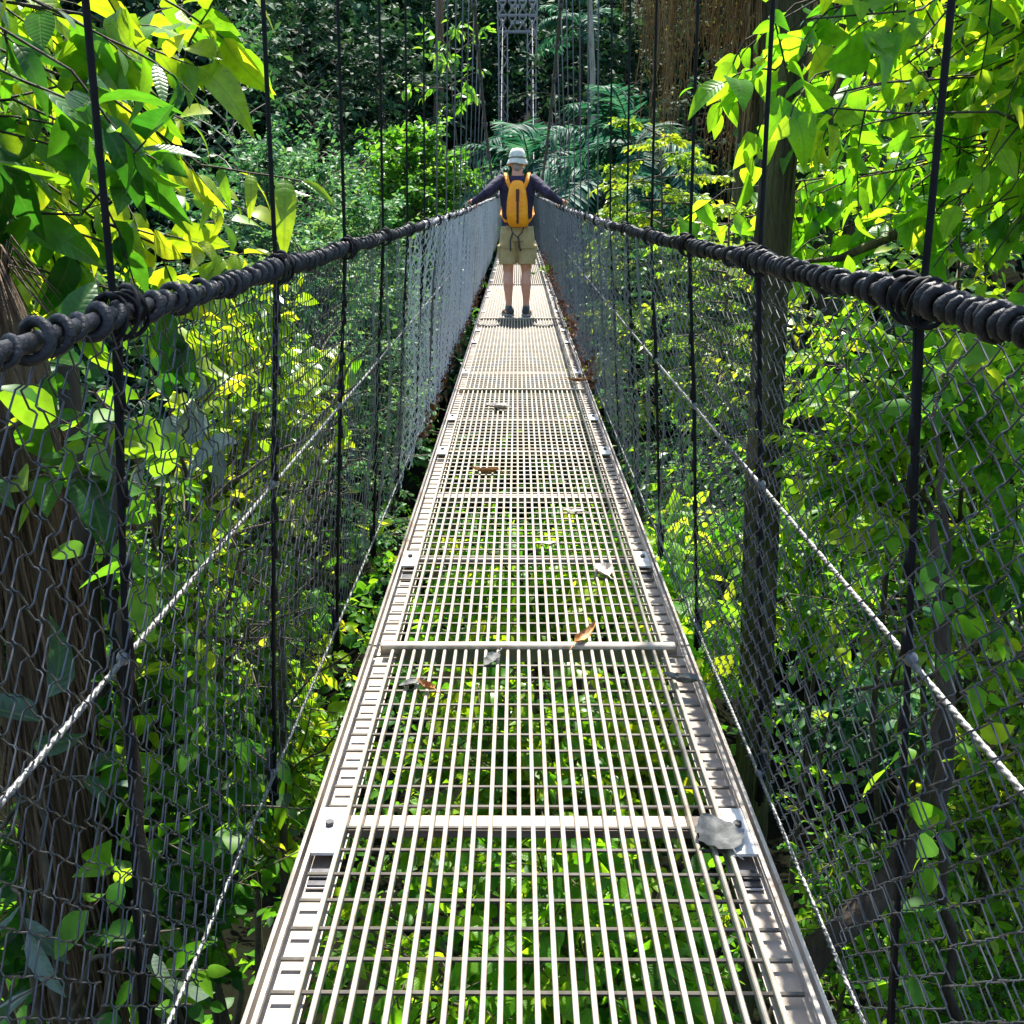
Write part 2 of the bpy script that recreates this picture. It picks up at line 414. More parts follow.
def grow(H, Rr, base=.3, nb=14, nt=7, nl=7, size=.12, tmpl=T_OV4, trunk_r=.05, wid=1.0, droop=.25, hang=.25, up=.7,
         flat=0.0, lean=(0, 0), tone_sd=.2, prof=None, twl=.42, bl=1.0, tone0=.45):
    """wood and leaves of one plant, base at the origin"""
    W = MB(); L = Leaves()
    n = 9
    tr = np.zeros((n, 3)); tr[:, 2] = np.linspace(0, H * .93, n)
    tr[:, 0] = np.linspace(0, 1, n) ** 1.3 * lean[0] + np.cumsum(rng.normal(0, .012 * H, n)); tr[:, 1] = np.linspace(0, 1, n) ** 1.3 * lean[1] + np.cumsum(rng.normal(0, .012 * H, n))
    tr[0] = 0
    W.tube(tr, np.linspace(trunk_r, trunk_r * .22, n), 7)
    az = rng.uniform(0, 6)
    for b in range(nb):
        u = base + (1 - base) * ((b + rng.uniform(.1, .9)) / nb)
        az += 2.4 + rng.normal(0, .3)
        f = u * (n - 1); i = min(int(f), n - 2); p = tr[i] * (1 - f + i) + tr[i + 1] * (f - i)
        v = (u - base) / (1 - base)
        pr = prof(v) if prof else (math.sin(PI * (.22 + .72 * v)) ** .7)
        ln = max(.12 * Rr, Rr * pr * rng.uniform(.7, 1.12)) * bl
        el = (.15 + .9 * v) * (1 - flat) + rng.normal(0, .12)
        d0 = (math.cos(az) * math.cos(el), math.sin(az) * math.cos(el), math.sin(el))
        B = bend(p, d0, ln, 6, -.35, .07)
        W.tube(B, np.linspace(trunk_r * .38, trunk_r * .1, 7) * (.6 + .4 * ln / Rr), 5, cap=False)
        tone = tone0 + rng.normal(0, tone_sd)
        for t in range(nt):
            g = rng.uniform(.25, 1.0) if t else 1.0
            k = g * 6; i = min(int(k), 5); q = B[i] * (1 - k + i) + B[i + 1] * (k - i)
            td = (B[i + 1] - B[i]) / (np.linalg.norm(B[i + 1] - B[i]) + 1e-9) + rng.normal(0, .62, 3) * np.array([1, 1, .6 * (1 - flat)])
            Tw = bend(q, td, max(size * 1.5, twl * ln * rng.uniform(.5, 1.2)), 4, -.3, .1)
            W.tube(Tw, np.linspace(trunk_r * .09, trunk_r * .035, 5) + .0012, 3, cap=False)
            twig_leaves(L, Tw, nl, size, tmpl, .15, up, hang, wid, droop, tone + rng.normal(0, .1))
    return W, L

# ------------------------------------------------------------------ terrain
def sst(a, b, x):
    t = np.clip((x - a) / (b - a), 0, 1); return t * t * (3 - 2 * t)
def ground_z(x, y):
    x = np.asarray(x, float); y = np.asarray(y, float)
    z = -8.0 + 3.2 * (1 - sst(2, 14, y)) + 3.3 * (1 - sst(-6, -1, y)) + 7.0 * sst(24, 42, y)
    z = z + .42 * np.clip(y - 46, 0, 90)
    z = z + .22 * np.clip(np.abs(x) - 7, 0, 40) * (1 - .3 * sst(40, 60, y))
    z = z + .35 * np.sin(x * .55 + 1.3) * np.cos(y * .43) + .18 * np.sin(x * 1.7 + y * 1.1)
    return z

def build_ground():
    xs = np.concatenate([np.linspace(-400, -60, 18), np.linspace(-56, 56, 113), np.linspace(60, 400, 18)])
    ys = np.concatenate([np.linspace(-300, -40, 12), np.linspace(-36, 130, 140), np.linspace(140, 500, 16)])
    X, Y = np.meshgrid(xs, ys); Z = ground_z(X, Y)
    V = np.stack([X, Y, Z], -1).reshape(-1, 3); nx = len(xs); ny = len(ys)
    i = np.arange(ny - 1)[:, None]; j = np.arange(nx - 1)[None]
    Q = np.stack([i * nx + j, i * nx + j + 1, (i + 1) * nx + j + 1, (i + 1) * nx + j], -1).reshape(-1, 4)
    tag(link('ground', mesh_np('ground', V, Q, None, M_['soil'], True)), kind='structure')
build_ground()

# ------------------------------------------------------------------ the bridge
Y0, Y1 = -1.35, 43.0
DX = 0.033            # deck centre
HW = 0.44             # half deck width
RL = 0.45             # lateral place of rails and nets

bridge = empty('suspension_bridge', (0, 0, deck_z(0)))
tag(bridge, 'long narrow hanging footbridge with pale steel grating deck and chain link sides', 'bridge')
bridge.location = (0, 0, 0)

def deck_panel(ya, yb):
    """one 3.96 m deck panel: grating in the panel's own mesh, frame pieces below it"""
    L = yb - ya
    zc = lambda y: deck_z(y)
    g = MB()
    near = ya < 12
    sp = .0285
    nb = 27
    xs = [DX + (i - (nb - 1) / 2) * sp for i in range(nb)]
    for x in xs:
        za, zb = zc(ya), zc(yb)
        # slim bar with a rounded top, following the slope
        w, h = .0043, .017
        prof = [(-w, -h), (w, -h), (w, -.0022), (w * .55, 0), (-w * .55, 0), (-w, -.0022)]
        jit = rng.normal(0, .0007)
        rings = [np.array([[x + u + jit * k, y, z + v] for u, v in prof]) for k, (y, z) in enumerate(((ya + .012, za), ((ya + yb) / 2, (za + zb) / 2), (yb - .012, zb)))]
        g.loft(rings)
    o = g.build('deck_panel', M_['deck'], bridge)
    r = MB()
    ny = int(L / .0735)
    for i in range(ny):
        y = ya + .04 + i * .0735
        z = zc(y) - .0125
        r.tube([[DX - .415, y, z], [DX + .415, y, z]], .0042, 6 if near else 4)
    r.build('cross_rod', M_['rod'], o)['kind'] = 'stuff'
    for s in (-1, 1):
        a = MB()
        ang = math.atan2(zc(yb) - zc(ya), L)
        c, sn = math.cos(ang), math.sin(ang); rot = [[1, 0, 0], [0, c, -sn], [0, sn, c]]
        ym, zm = (ya + yb) / 2, (zc(ya) + zc(yb)) / 2
        a.box((DX + s * .398, ym, zm - .034), (.068, L - .012, .006), rot)
        a.box((DX + s * .4365, ym, zm - .016), (.007, L - .012, .040), rot)
        a.box((DX + s * .4225, ym, zm - .0035), (.0075, L - .014, .009), rot)
        a.build('edge_angle', M_['angle'], o)
        for yy in (.72, 2.30, 3.10):
            y = ya + yy + .0
            if y > yb - .2: continue
            p = MB()
            p.box((DX + s * .396, y, zc(y) - .0015), (.044, .15, .006), rot)
            p.box((DX + s * .396, y - .118, zc(y) - .026), (.040, .055, .003), rot)
            p.mi = 1
            p.tube([[DX + s * .398, y + .015, zc(y) + .001], [DX + s * .398, y + .015, zc(y) + .010]], .009, 6)
            p.box((DX + s * .396, y - .118, zc(y) - .0225), (.036, .048, .003), rot)
            p.build('bolt_plate', [M_['plate'], M_['dark_steel']], o)
    k = 0
    y = ya + .79
    while y < yb - .2:
        b = MB()
        b.rbox((DX, y, zc(y) - .032), (.86, .05, .022), .003)
        b.build('crossbar', M_['crossbar'], o)
        y += .79
    e = MB()
    e.rbox((DX, yb - .004, zc(yb) + .004), (.80, .028, .014), .003)
    e.box((DX, yb + .020, zc(yb) - .030), (.82, .006, .050))
    e.build('end_bar', M_['deck'], o)
    return o

ends = [2.60 + 3.96 * k for k in range(0, 11)]
prev = -1.36
for e in ends:
    if e > 43: break
    deck_panel(prev, e); prev = e
deck_panel(prev, 43.2)

def wave(y, s):
    return .010 * math.sin(y * 1.9 + s) + .006 * math.sin(y * 4.3 + 2 * s)

SUSP = [1.175 + .81 * k for k in range(-2, 52)]
def main_x(y):
    return .39 if y < 21 else .39 + .17 * sst(21, 43, y)
LOWZ = lambda y: deck_z(y) - .02
MIDZ = lambda y: rail_z(y) - .425
BL = .525            # lateral place of the lower cable
ML = .487            # and of the middle one

def sag(y, z, amp=.006):
    k = ((y - 1.175) / .81) % 1.0
    return z - amp * 4 * k * (1 - k)

for s in (-1, 1):
    ys = np.arange(Y0, Y1 + .01, .1)
    rz_ = lambda y: sag(y, float(rail_z(y))) + (.016 * (1 - float(sst(1.5, 4, y))) if s > 0 else 0)
    rail = np.array([[s * RL + wave(y, s) * .4, y, rz_(y)] for y in ys])
    rc = MB(); rc.tube(rail, .0095, 8)
    ro = rc.build('handrail_cable', M_['rubber'], bridge, True)
    # hose wound round the cable in loose uneven turns
    wr = MB()
    y = Y0; pts = []; a = 0
    gap = 0
    while y < 30:
        near = y < 5
        st = .0016 if near else .004
        # turns bunch up and open out
        pitch = .034 + .015 * math.sin(y * 2.6 + s) + .009 * math.sin(y * 8.3 + 2 * s) + .006 * math.sin(y * 23 + s)
        a += st / max(.016, pitch) * 2 * PI * 1.0
        rr = .0122 + .0034 * math.sin(a * .37 + s) + .0022 * math.sin(a * .113 + 2) + .0016 * math.sin(a * .71 + 1)
        pts.append([s * RL + wave(y, s) * .4 + rr * math.cos(a), y, rz_(y) + rr * math.sin(a)])
        y += st
    pts = np.array(pts)
    k = int(np.searchsorted(pts[:, 1], 5.0))
    wr.tube(pts[:k], .0053 + .0009 * np.sin(np.arange(k) * .013) + .0005 * np.sin(np.arange(k) * .071), 8)
    wf = MB(); wf.tube(pts[k::2], .0066, 5)
    wr.build('hose_wrap', M_['rubber'], ro, True)
    wf.build('hose_wrap', M_['hose_sheen'], ro, True)
    # clamps and wire loops hanging the net from the rail, at each hanger
    cl = MB()
    for y in SUSP:
        if y < 12:
            z = rz_(y)
            for q in range(3):
                yy = y + (q - 1) * .03
                th = np.linspace(0, 2 * PI, 18, endpoint=False)
                ring = np.stack([s * RL + .019 * np.cos(th), yy + .008 * np.sin(th * 2 + q), z - .006 + .026 * np.sin(th)], -1)
                cl.tube(ring, .0028, 6, closed=True)
            cl.ellipsoid((s * RL, y + .035, z + .002), (.020, .013, .022), 10, 8)
            th = np.linspace(-.6, 2.2, 9)
            cl.tube(np.stack([s * RL - .003 + .017 * np.cos(th), y + .018 + .012 * th, z + .004 + .021 * np.sin(th)], -1), .0042, 8)
            cl.tube(np.stack([s * RL - .016 * np.cos(th), y - .012 - .012 * th, z + .002 + .019 * np.sin(th)], -1), .0038, 8)
    cl.build('rail_clamp', M_['wire'], ro, True)['kind'] = 'stuff'

    ym = np.arange(Y0, Y1 + .01, .2)
    def cable(fz, r, name, mat, x=RL, tw=True):
        c = MB()
        P = np.array([[s * x, y, fz(y)] for y in np.arange(Y0, Y1, .1)])
        c.tube(P, r * .72, 6)
        for ph in (0, 2.1, 4.2):     # three visible strands
            yy = np.arange(Y0, 9, .012)
            c.tube(np.array([[s * x + r * .5 * math.cos(y * 130 + ph), y, fz(y) + r * .5 * math.sin(y * 130 + ph)] for y in yy]), r * .55, 4)
        for y in SUSP:
            if 0 < y < 9:
                c.ellipsoid((s * (x + .002), y, fz(y)), (.009, .017, .010), 8, 6)
        return c.build(name, mat, bridge, True)
    cable(MIDZ, .0046, 'middle_cable', M_['galv'], ML)
    cable(LOWZ, .0046, 'lower_cable', M_['galv'], BL)

    mc = MB()
    P = np.array([[s * main_x(y), y, main_z(y)] for y in np.arange(-2.5, 43.01, .5)])
    mc.tube(P, .016, 8)
    for y in SUSP:
        mc.box((s * main_x(y), y, main_z(y) - .01), (.045, .075, .07))
    mc.build('main_cable', M_['cable'], bridge, True)

    rest = MB()
    for i, y in enumerate(SUSP):
        if y > Y1 - .2: continue
        h = MB() if i < 50 else rest
        zr = sag(y, float(rail_z(y)))
        top = main_z(y)
        x1 = s * (RL + .006); xb = s * (BL + .008)
        h.tube([[s * main_x(y), y, top], [(s * main_x(y) + x1) / 2 + .002, y, (top + zr) / 2], [x1, y, zr], [(x1 + xb) / 2, y, (zr + LOWZ(y)) / 2], [xb, y, LOWZ(y) - .08]], .0044, 8)
        # doubled below the rail, bound round with wire
        h.tube([[x1 - s * .004, y + .009, zr + .02], [x1 * .6 + xb * .4 + s * .004, y + .012, zr - .4], [xb - s * .002, y + .009, LOWZ(y) - .06]], .0038, 6)
        h.tube([[xb, y + .005, LOWZ(y) - .07], [xb, y + .005, LOWZ(y) + .05]], .011, 8)
        if y < 8:
            for q in range(9):
                z = zr - .08 - q * .1 + rng.normal(0, .02)
                xq = x1 + (xb - x1) * (zr - z) / (zr - LOWZ(y)); h.tube([[xq, y + .004, z], [xq, y + .004, z - .035]], .0072, 8)
        if i < 50: h.build('suspender_wire', M_['wire' if y < 5.5 else 'cable'], bridge, True)  # unlit black on near hangers, sunlit grey on far ones, put into the colour
    if rest.n: tag(rest.build('suspender_wire', M_['cable'], bridge, True), kind='stuff')

    # chain link net: zigzag wires standing side by side and hooked into each other
    cw = .028; ch = .052
    def net(y_a, y_b, n, rad, nv, cw=cw):
        ncol = int((y_b - y_a) / cw)
        for i in range(ncol):
            y = y_a + i * cw
            zt = sag(y, float(rail_z(y))) - .01; zb = LOWZ(y) - .05
            rows = int(round((zt - zb) / (ch / 2)))
            k = np.arange(rows + 1)
            zz = zt - k * (zt - zb) / rows
            par = (k + i) % 2
            yy = y + par * cw * 1.05 - .0013
            f = 1 - k / rows
            bow = .018 * np.sin(PI * f) * math.sin(y * 2.1 + s) + .012 * np.sin(PI * 2 * f + y * 1.3)
            am = .038 * float(sst(2.7, 5.2, y))
            pl = am * np.sin(2 * PI * yy / .40 + .7 * np.sin(yy * 1.7)) * (.55 + .45 * np.sin(PI * f))
            xx = s * (RL + (BL - RL) * (1 - f)) + bow + pl + np.where(par == 0, .0022, -.0022) + s * .008
            P = np.stack([xx, yy + rng.normal(0, .0012, rows + 1) + .01 * np.sin(zz * 3 + y * .7), zz + rng.normal(0, .0012, rows + 1)], -1)
            if n > 4:      # elbow where wires hook
                Q = []
                for a in range(rows):
                    d = P[a + 1] - P[a]
                    o = .0036 * (1 if a % 2 == 0 else -1)
                    Q += [P[a], P[a] + d * .10 + [o, 0, 0], P[a] + d * .9 + [o, 0, 0]]
                Q.append(P[-1]); P = np.array(Q)
            nv.tube(P, rad, n, cap=False)
    na = MB(); net(Y0, 2.8, 5, .00115, na); na.build('chain_link_net', M_['net_shaded'], bridge, True)
    if s < 0: na = MB(); net(2.8, 4.42, 4, .0013, na, .045); na.build('chain_link_net', M_['net_half_lit'], bridge, True)
    na = MB(); net(4.42 if s < 0 else 2.8, 6, 4, .0014, na, .042); net(6, 43, 3, .0021 if s < 0 else .0016, na)  # far left wires thickened so the net reads as sunlit
    na.build('chain_link_net', M_['net_sunlit' if s < 0 else 'net_half_lit'], bridge, True)

# ------------------------------------------------------------------ tower at the far end
def tower():
    t = empty('bridge_tower', (0, 43.4, -1.6)); t.location = (0, 0, 0)
    tag(t, 'grey steel lattice tower standing at the far end of the bridge', 'tower')
    yT, zt, zb = 43.4, 8.1, -2.2
    dep = .34
    def lattice(m, x0, x1, z0, z1, npan, cross):
        th = .014
        for x in (x0, x1):
            for y in (yT - dep / 2, yT + dep / 2):
                m.box((x, y, (z0 + z1) / 2), (.045, .045, z1 - z0))
        hz = (z1 - z0) / npan
        for y in (yT - dep / 2, yT + dep / 2):
            for i in range(npan):
                a, b = z0 + i * hz, z0 + (i + 1) * hz
                if cross:
                    m.tube([[x0, y, a], [x1, y, b]], th, 5); m.tube([[x1, y - .03, a], [x0, y - .03, b]], th, 5)
                else:
                    p, q = (x0, x1) if i % 2 else (x1, x0)
                    m.tube([[p, y, a], [q, y, b]], th, 5)
                    m.box((p, y - .035, a), (.09, .02, .09))
    for s in (-1, 1):
        m = MB(); lattice(m, s * .56 - .17, s * .56 + .17, zb, zt - 1.15, 18, False)
        m.build('tower_leg', M_['tower'], t)
    m = MB()
    for a, b in ((-.76, -.4), (-.4, 0), (0, .4), (.4, .76)):
        lattice(m, a, b, zt - 1.12, zt, 2, True)
    for y in (yT - dep / 2, yT + dep / 2):
        for z in (zt, zt - .56, zt - 1.14):
            m.box((0, y - .04, z), (1.56, .03, .06))
    for x in (-.58, -.2, .2, .58, 0):
        for z in (zt - .26, zt - .83):
            m.box((x, yT - dep / 2 - .08, z), (.14, .02, .14))
    m.build('tower_head', M_['tower'], t)
tower()

# ------------------------------------------------------------------ fallen leaves on the deck
def fallen(px, py, L, wid, rz, mat, label, curl=.5, tilt=(0, 0), cup=.35, seed=0, dz=.004):
    r = np.random.default_rng(seed)
    nu, nv_ = 14, 8
    V = []; UV = []
    for i in range(nu + 1):
        t = i / nu
        h = wid * L * (max(0, math.sin(PI * t ** .75)) ** .8) * .5 + .001
        e = 1 + .10 * math.sin(t * 21 + seed) + .05 * math.sin(t * 37)
        for j in range(nv_ + 1):
            u = (j / nv_ - .5) * 2
            x = u * h * e * (1 - .25 * cup * u * u)
            y = (t - .5) * L
            z = curl * L * .35 * (t - .45) ** 2 * 2 + cup * h * u * u * .9 + .006 * L * 10 * math.sin(t * 9 + u * 4 + seed) * .25 + .05 * h * math.cos(t * 40)
            V.append([x, y, z]); UV.append([.5 + u * .5, t])
    V = np.array(V); V[:, 2] -= V[:, 2].min()
    n = nv_ + 1
    Q = [[i * n + j, i * n + j + 1, (i + 1) * n + j + 1, (i + 1) * n + j] for i in range(nu) for j in range(nv_)]
    b = MB(); b.add(V, Q)
    b.tube([[0, -.5 * L, V[nv_ // 2, 2] + .001], [0, -.66 * L, .004], [.03 * L, -.8 * L, .006]], .0016, 5)
    me = b.mesh('fallen_leaf', mat, True)
    o = link('fallen_leaf', me)
    p = on_deck(px, py)
    o.location = (p.x, p.y, p.z + dz); o.rotation_euler = (tilt[0] + .018, tilt[1], rz)
    tag(o, label, 'leaf', 'fallen leaves on the deck')
    return o
D1 = surf('grey_dead_leaf', [(.25, (.05, .05, .047)), (.5, (.12, .122, .115)), (.75, (.23, .232, .22))], 30, .85, 0, .1, bumps=(60, .9, .004))
D2 = surf('brown_dead_leaf', [(.25, (.10, .035, .012)), (.5, (.30, .13, .035)), (.75, (.50, .30, .08))], 25, .6, bumps=(60, .8, .003))
D3 = surf('pale_dead_leaf', [(.25, (.30, .23, .19)), (.5, (.50, .45, .40)), (.75, (.60, .57, .52))], 25, .6, bumps=(60, .8, .003))
fallen(717, 837, .112, .84, .35, D1, 'crumpled grey leaf on the bolt plate at the deck edge, broad and rounded', .3, (.03, 0), .18, 1, .007)
fallen(681, 684, .095, .52, 1.25, D1, 'folded grey leaf lying just before the raised joint bar', .8, (0, .1), .8, 2, .006)
fallen(585, 642, .115, .30, -.55, D2, 'curled orange brown leaf draped over the raised joint bar', .9, (.12, .2), .7, 3, .016)
fallen(603, 573, .10, .72, .35, D3, 'pale pinkish leaf with a brown tip, folded on the grating', .4, (.05, -.1), .7, 4)
fallen(426, 691, .060, .5, .9, D2, 'small reddish brown curled leaf beside a grey one', 1.2, (.1, 0), .9, 5, .008)
fallen(410, 687, .06, .62, 2.2, D1, 'small grey leaf beside the reddish brown curled one', .5, (0, .1), .5, 6)
fallen(492, 662, .07, .6, 2.6, D1, 'small grey leaf hanging at the raised joint bar', .5, (-.2, 0), .5, 7, .003)
fallen(485, 474, .13, .42, 1.5, D2, 'dark brown curled leaf lying crosswise on the grating', 1.0, (0, 0), .8, 8)
fallen(497, 409, .15, .6, 1.35, D3, 'white dry leaf farthest along the deck before the walker', .6, (0, 0), .6, 9)
fallen(573, 513, .09, .45, 1.4, D3, 'narrow white leaf lying crosswise on the grating', .5, (0, 0), .5, 10)
fallen(545, 545, .08, .35, 1.7, D3, 'thin pale leaf behind the pinkish one on a crossbar', .5, (0, 0), .4, 12)
fallen(578, 383, .17, .4, 1.5, D2, 'small brown leaf caught on the second raised joint bar', .6, (0, 0), .6, 13, .01)

# ------------------------------------------------------------------ the walker
def person():
    Y = 10.78
    zd = deck_z(Y) + .002
    X = on_deck(517, 310).x + .0
    root = empty('person', (X, Y, zd))
    tag(root, 'person seen from behind in sun hat, dark shirt and khaki shorts, hands on the rails', 'person')
    skin = surf('skin', [(.3, (.58, .26, .16)), (.7, (.70, .36, .24))], 14, .5, 0, .4)
    shirt_m = surf('dark_plum_shirt', [(.3, (.022, .018, .040)), (.7, (.045, .036, .075))], 14, .8, 0, .3, (22, .8, .02))
    short_m = surf('khaki_cotton', [(.3, (.38, .285, .13)), (.7, (.52, .41, .205))], 9, .85, 0, .3, (18, .9, .02))
    hat_m = surf('pale_hat_cloth', [(.3, (.52, .51, .42)), (.7, (.80, .78, .67))], 12, .85, 0, .3, (25, .7, .01))
    shoe_m = surf('dark_walking_shoe', [(.3, (.012, .014, .016)), (.7, (.04, .045, .05))], 20, .7)
    sole_m = surf('grey_sole', [(.3, (.16, .16, .16)), (.7, (.30, .30, .30))], 20, .7)
    sock_m = surf('grey_green_sock', [(.3, (.08, .12, .10)), (.7, (.15, .20, .17))], 60, .9)
    hair_m = surf('grey_hair', [(.3, (.20, .19, .18)), (.7, (.42, .40, .38))], 60, .7)
    band_m = surf('dark_webbing', [(.3, (.03, .03, .035)), (.7, (.06, .06, .07))], 40, .8)

    def remeshed(mb, name, mat, parent, vox, smooth=4):
        me = mb.mesh(name + '_raw', mat, True)
        tmp = bpy.data.objects.new('tmp', me); COL.objects.link(tmp)
        m = tmp.modifiers.new('r', 'REMESH'); m.mode = 'VOXEL'; m.voxel_size = vox; m.use_smooth_shade = True
        sm = tmp.modifiers.new('s', 'SMOOTH'); sm.factor = .5; sm.iterations = smooth
        dg = bpy.context.evaluated_depsgraph_get(); dg.update()
        new = bpy.data.meshes.new_from_object(tmp.evaluated_get(dg))
        new.name = name
        bpy.data.objects.remove(tmp); bpy.data.meshes.remove(me)
        new.materials.clear(); new.materials.append(mat)
        return link(name, new, parent)

    def limb(m, pts, rad, n=12):
        # densify
        P = []; Rr = []
        for i in range(len(pts) - 1):
            for k in range(5):
                f = k / 5; P.append(np.array(pts[i]) * (1 - f) + np.array(pts[i + 1]) * f); Rr.append(rad[i] * (1 - f) + rad[i + 1] * f)
        P.append(np.array(pts[-1])); Rr.append(rad[-1])
        m.tube(np.array(P), np.array(Rr), n)
        m.ellipsoid(pts[0], (rad[0],) * 3); m.ellipsoid(pts[-1], (rad[-1],) * 3)
    def rings(m, spec, n=20):
        out = []
        for z, rx, ry, cy in spec:
            a = np.linspace(0, 2 * PI, n, endpoint=False)
            out.append(np.stack([rx * np.sign(np.cos(a)) * np.abs(np.cos(a)) ** .85, cy + ry * np.sin(a), np.full(n, z)], -1))
        m.loft(out)
    SCL = .935
    root.scale = (SCL,) * 3
    hz = (float(rail_z(Y)) - deck_z(Y)) / SCL          # rail height above the deck here
    HX = .440 / SCL; X0 = X; X = X / SCL
    sh = [(s * .172, .0, 1.425) for s in (-1, 1)]
    el = [(-.318 - X * .5, -.135, 1.30), (.318 - X * .5, -.135, 1.30)]
    wr = [(-HX - X, .075, hz + .052), (HX - X, .075, hz + .052)]
    knee = [(-.098, .02, .47), (.098, .02, .47)]
    ank = [(-.092, -.02, .095), (.100, -.02, .095)]
    hip = [(-.088, 0, .88), (.088, 0, .88)]
    b = MB()
    rings(b, [(.80, .12, .085, 0), (.90, .165, .115, 0), (1.0, .155, .105, 0), (1.12, .150, .10, 0), (1.26, .175, .11, 0), (1.38, .178, .10, 0), (1.45, .11, .07, 0)])
    limb(b, [(0, 0, 1.42), (0, .012, 1.52)], [.066, .058])
    # head: cranium, jaw, nose, ears
    b.ellipsoid((0, .020, 1.625), (.076, .096, .108), 16, 12); b.ellipsoid((0, .045, 1.575), (.058, .07, .075), 14, 10)
    b.ellipsoid((0, .118, 1.605), (.013, .018, .024)); b.ellipsoid((0, .098, 1.555), (.024, .014, .010)); b.ellipsoid((0, .085, 1.517), (.026, .024, .018))
    for s in (-1, 1):
        b.ellipsoid((s * .080, .012, 1.605), (.010, .020, .032)); b.ellipsoid((s * .032, .098, 1.625), (.014, .010, .009))
        b.ellipsoid((s * .045, .085, 1.588), (.022, .02, .02))
    for i, s in enumerate((-1, 1)):
        limb(b, [sh[i], el[i], wr[i]], [.052, .040, .027])
        limb(b, [hip[i], (knee[i][0], .012, .60), knee[i]], [.088, .068, .054])
        limb(b, [knee[i], (knee[i][0] * .99, -.028, .345), (ank[i][0], -.026, .20), ank[i]], [.052, .057, .040, .034])
        b.ellipsoid((ank[i][0] + s * .012, .05, .045), (.040, .11, .032))
        # palm lying over the rail, fingers closing over the far side, thumb along the inner side
        px_, py_, pz = wr[i]
        up = np.array([s * .02, .05, .004])
        limb(b, [wr[i], (px_ + s * .012, py_ + .035, pz + .004), (px_ + s * .022, py_ + .07, pz + .002)], [.025, .030, .030], 8)
        for k, (dy, ln) in enumerate(((.045, .9), (.066, 1.0), (.086, .95), (.104, .78))):
            p0 = np.array([px_ + s * .030, py_ + dy - .01, pz + .006])
            p1 = p0 + np.array([s * .034 * ln, .006, .0]); p2 = p1 + np.array([s * .014, .004, -.028 * ln]); p3 = p2 + np.array([-s * .006, .002, -.022 * ln])
            limb(b, [p0, p1, p2, p3], [.0105, .0095, .0085, .0075], 7)
        limb(b, [(px_ + s * .0, py_ + .03, pz - .004), (px_ - s * .022, py_ + .06, pz - .022), (px_ - s * .020, py_ + .085, pz - .048)], [.013, .011, .009], 7)
    body = remeshed(b, 'body', skin, root, .0065, 3)
    # shirt
    c = MB()
    rings(c, [(.925, .172, .122, 0), (1.0, .168, .118, 0), (1.12, .164, .113, 0), (1.26, .190, .122, 0), (1.37, .196, .114, 0), (1.44, .150, .088, 0), (1.475, .085, .070, .008)])
    for i, s in enumerate((-1, 1)):
        w2 = tuple(np.array(el[i]) * .06 + np.array(wr[i]) * .94)
        limb(c, [(s * .14, 0, 1.415), sh[i], (s * .245, -.065, 1.372), el[i], tuple((np.array(el[i]) + np.array(wr[i])) / 2 + np.array([0, 0, -.006])), w2], [.066, .070, .061, .055, .046, .037])
    remeshed(c, 'shirt', shirt_m, root, .008, 5)
    # shorts, wide at the hem
    d = MB()
    rings(d, [(.80, .175, .125, 0), (.88, .183, .132, 0), (.96, .176, .126, 0)])
    for i, s in enumerate((-1, 1)):
        a = np.linspace(0, 2 * PI, 18, endpoint=False)
        rr = []
        for z, cx, r1, r2 in ((.89, .086, .098, .125), (.78, .094, .101, .118), (.66, .101, .100, .108), (.555, .104, .099, .103)):
            rr.append(np.stack([s * cx + r1 * np.cos(a), .004 + r2 * np.sin(a), np.full(18, z)], -1))
        d.loft(rr)
        d.box((s * .203, -.01, .69), (.022, .12, .14))
    sho = remeshed(d, 'shorts', short_m, root, .0085, 3)
    k = MB()
    for s in (-1, 1):
        k.box((s * .103, -.118, .735), (.145, .012, .010)); k.box((s * .20, -.03, .745), (.03, .14, .012))
    k.box((0, -.130, .94), (.02, .012, .05)); k.box((-.11, -.128, .94), (.016, .012, .05)); k.box((.11, -.128, .94), (.016, .012, .05))
    k.build('pocket_flap', short_m, sho)
    # hat
    h = MB()
    a = np.linspace(0, 2 * PI, 28, endpoint=False)
    def hr(r, z, sx=1.0, wob=0): return np.stack([r * .94 * np.cos(a), .018 + r * 1.10 * np.sin(a), z + wob * np.sin(a * 3 + 1) + 0 * a], -1)
    prof = [(.02, 1.758, 0), (.055, 1.752, 0), (.080, 1.728, 0), (.091, 1.69, 0), (.097, 1.655, .002), (.110, 1.625, .005), (.124, 1.600, .008), (.122, 1.594, .008), (.106, 1.618, .005), (.092, 1.645, 0), (.085, 1.68, 0)]
    h.loft([hr(r, z, 1, w) for r, z, w in prof])
    hat = h.build('sun_hat', hat_m, root, True)
    h = MB(); h.loft([hr(.0995, 1.648), hr(.0975, 1.672), hr(.094, 1.672), hr(.094, 1.648)]); h.build('hat_band', surf('olive_band', [(.3, (.16, .18, .11)), (.7, (.24, .26, .17))], 20, .9), hat, True)
    h = MB(); h.ellipsoid((0, -.022, 1.598), (.066, .055, .060), 14, 10); h.ellipsoid((0, -.03, 1.565), (.05, .04, .045), 12, 8)
    h.build('hair', hair_m, root, True)
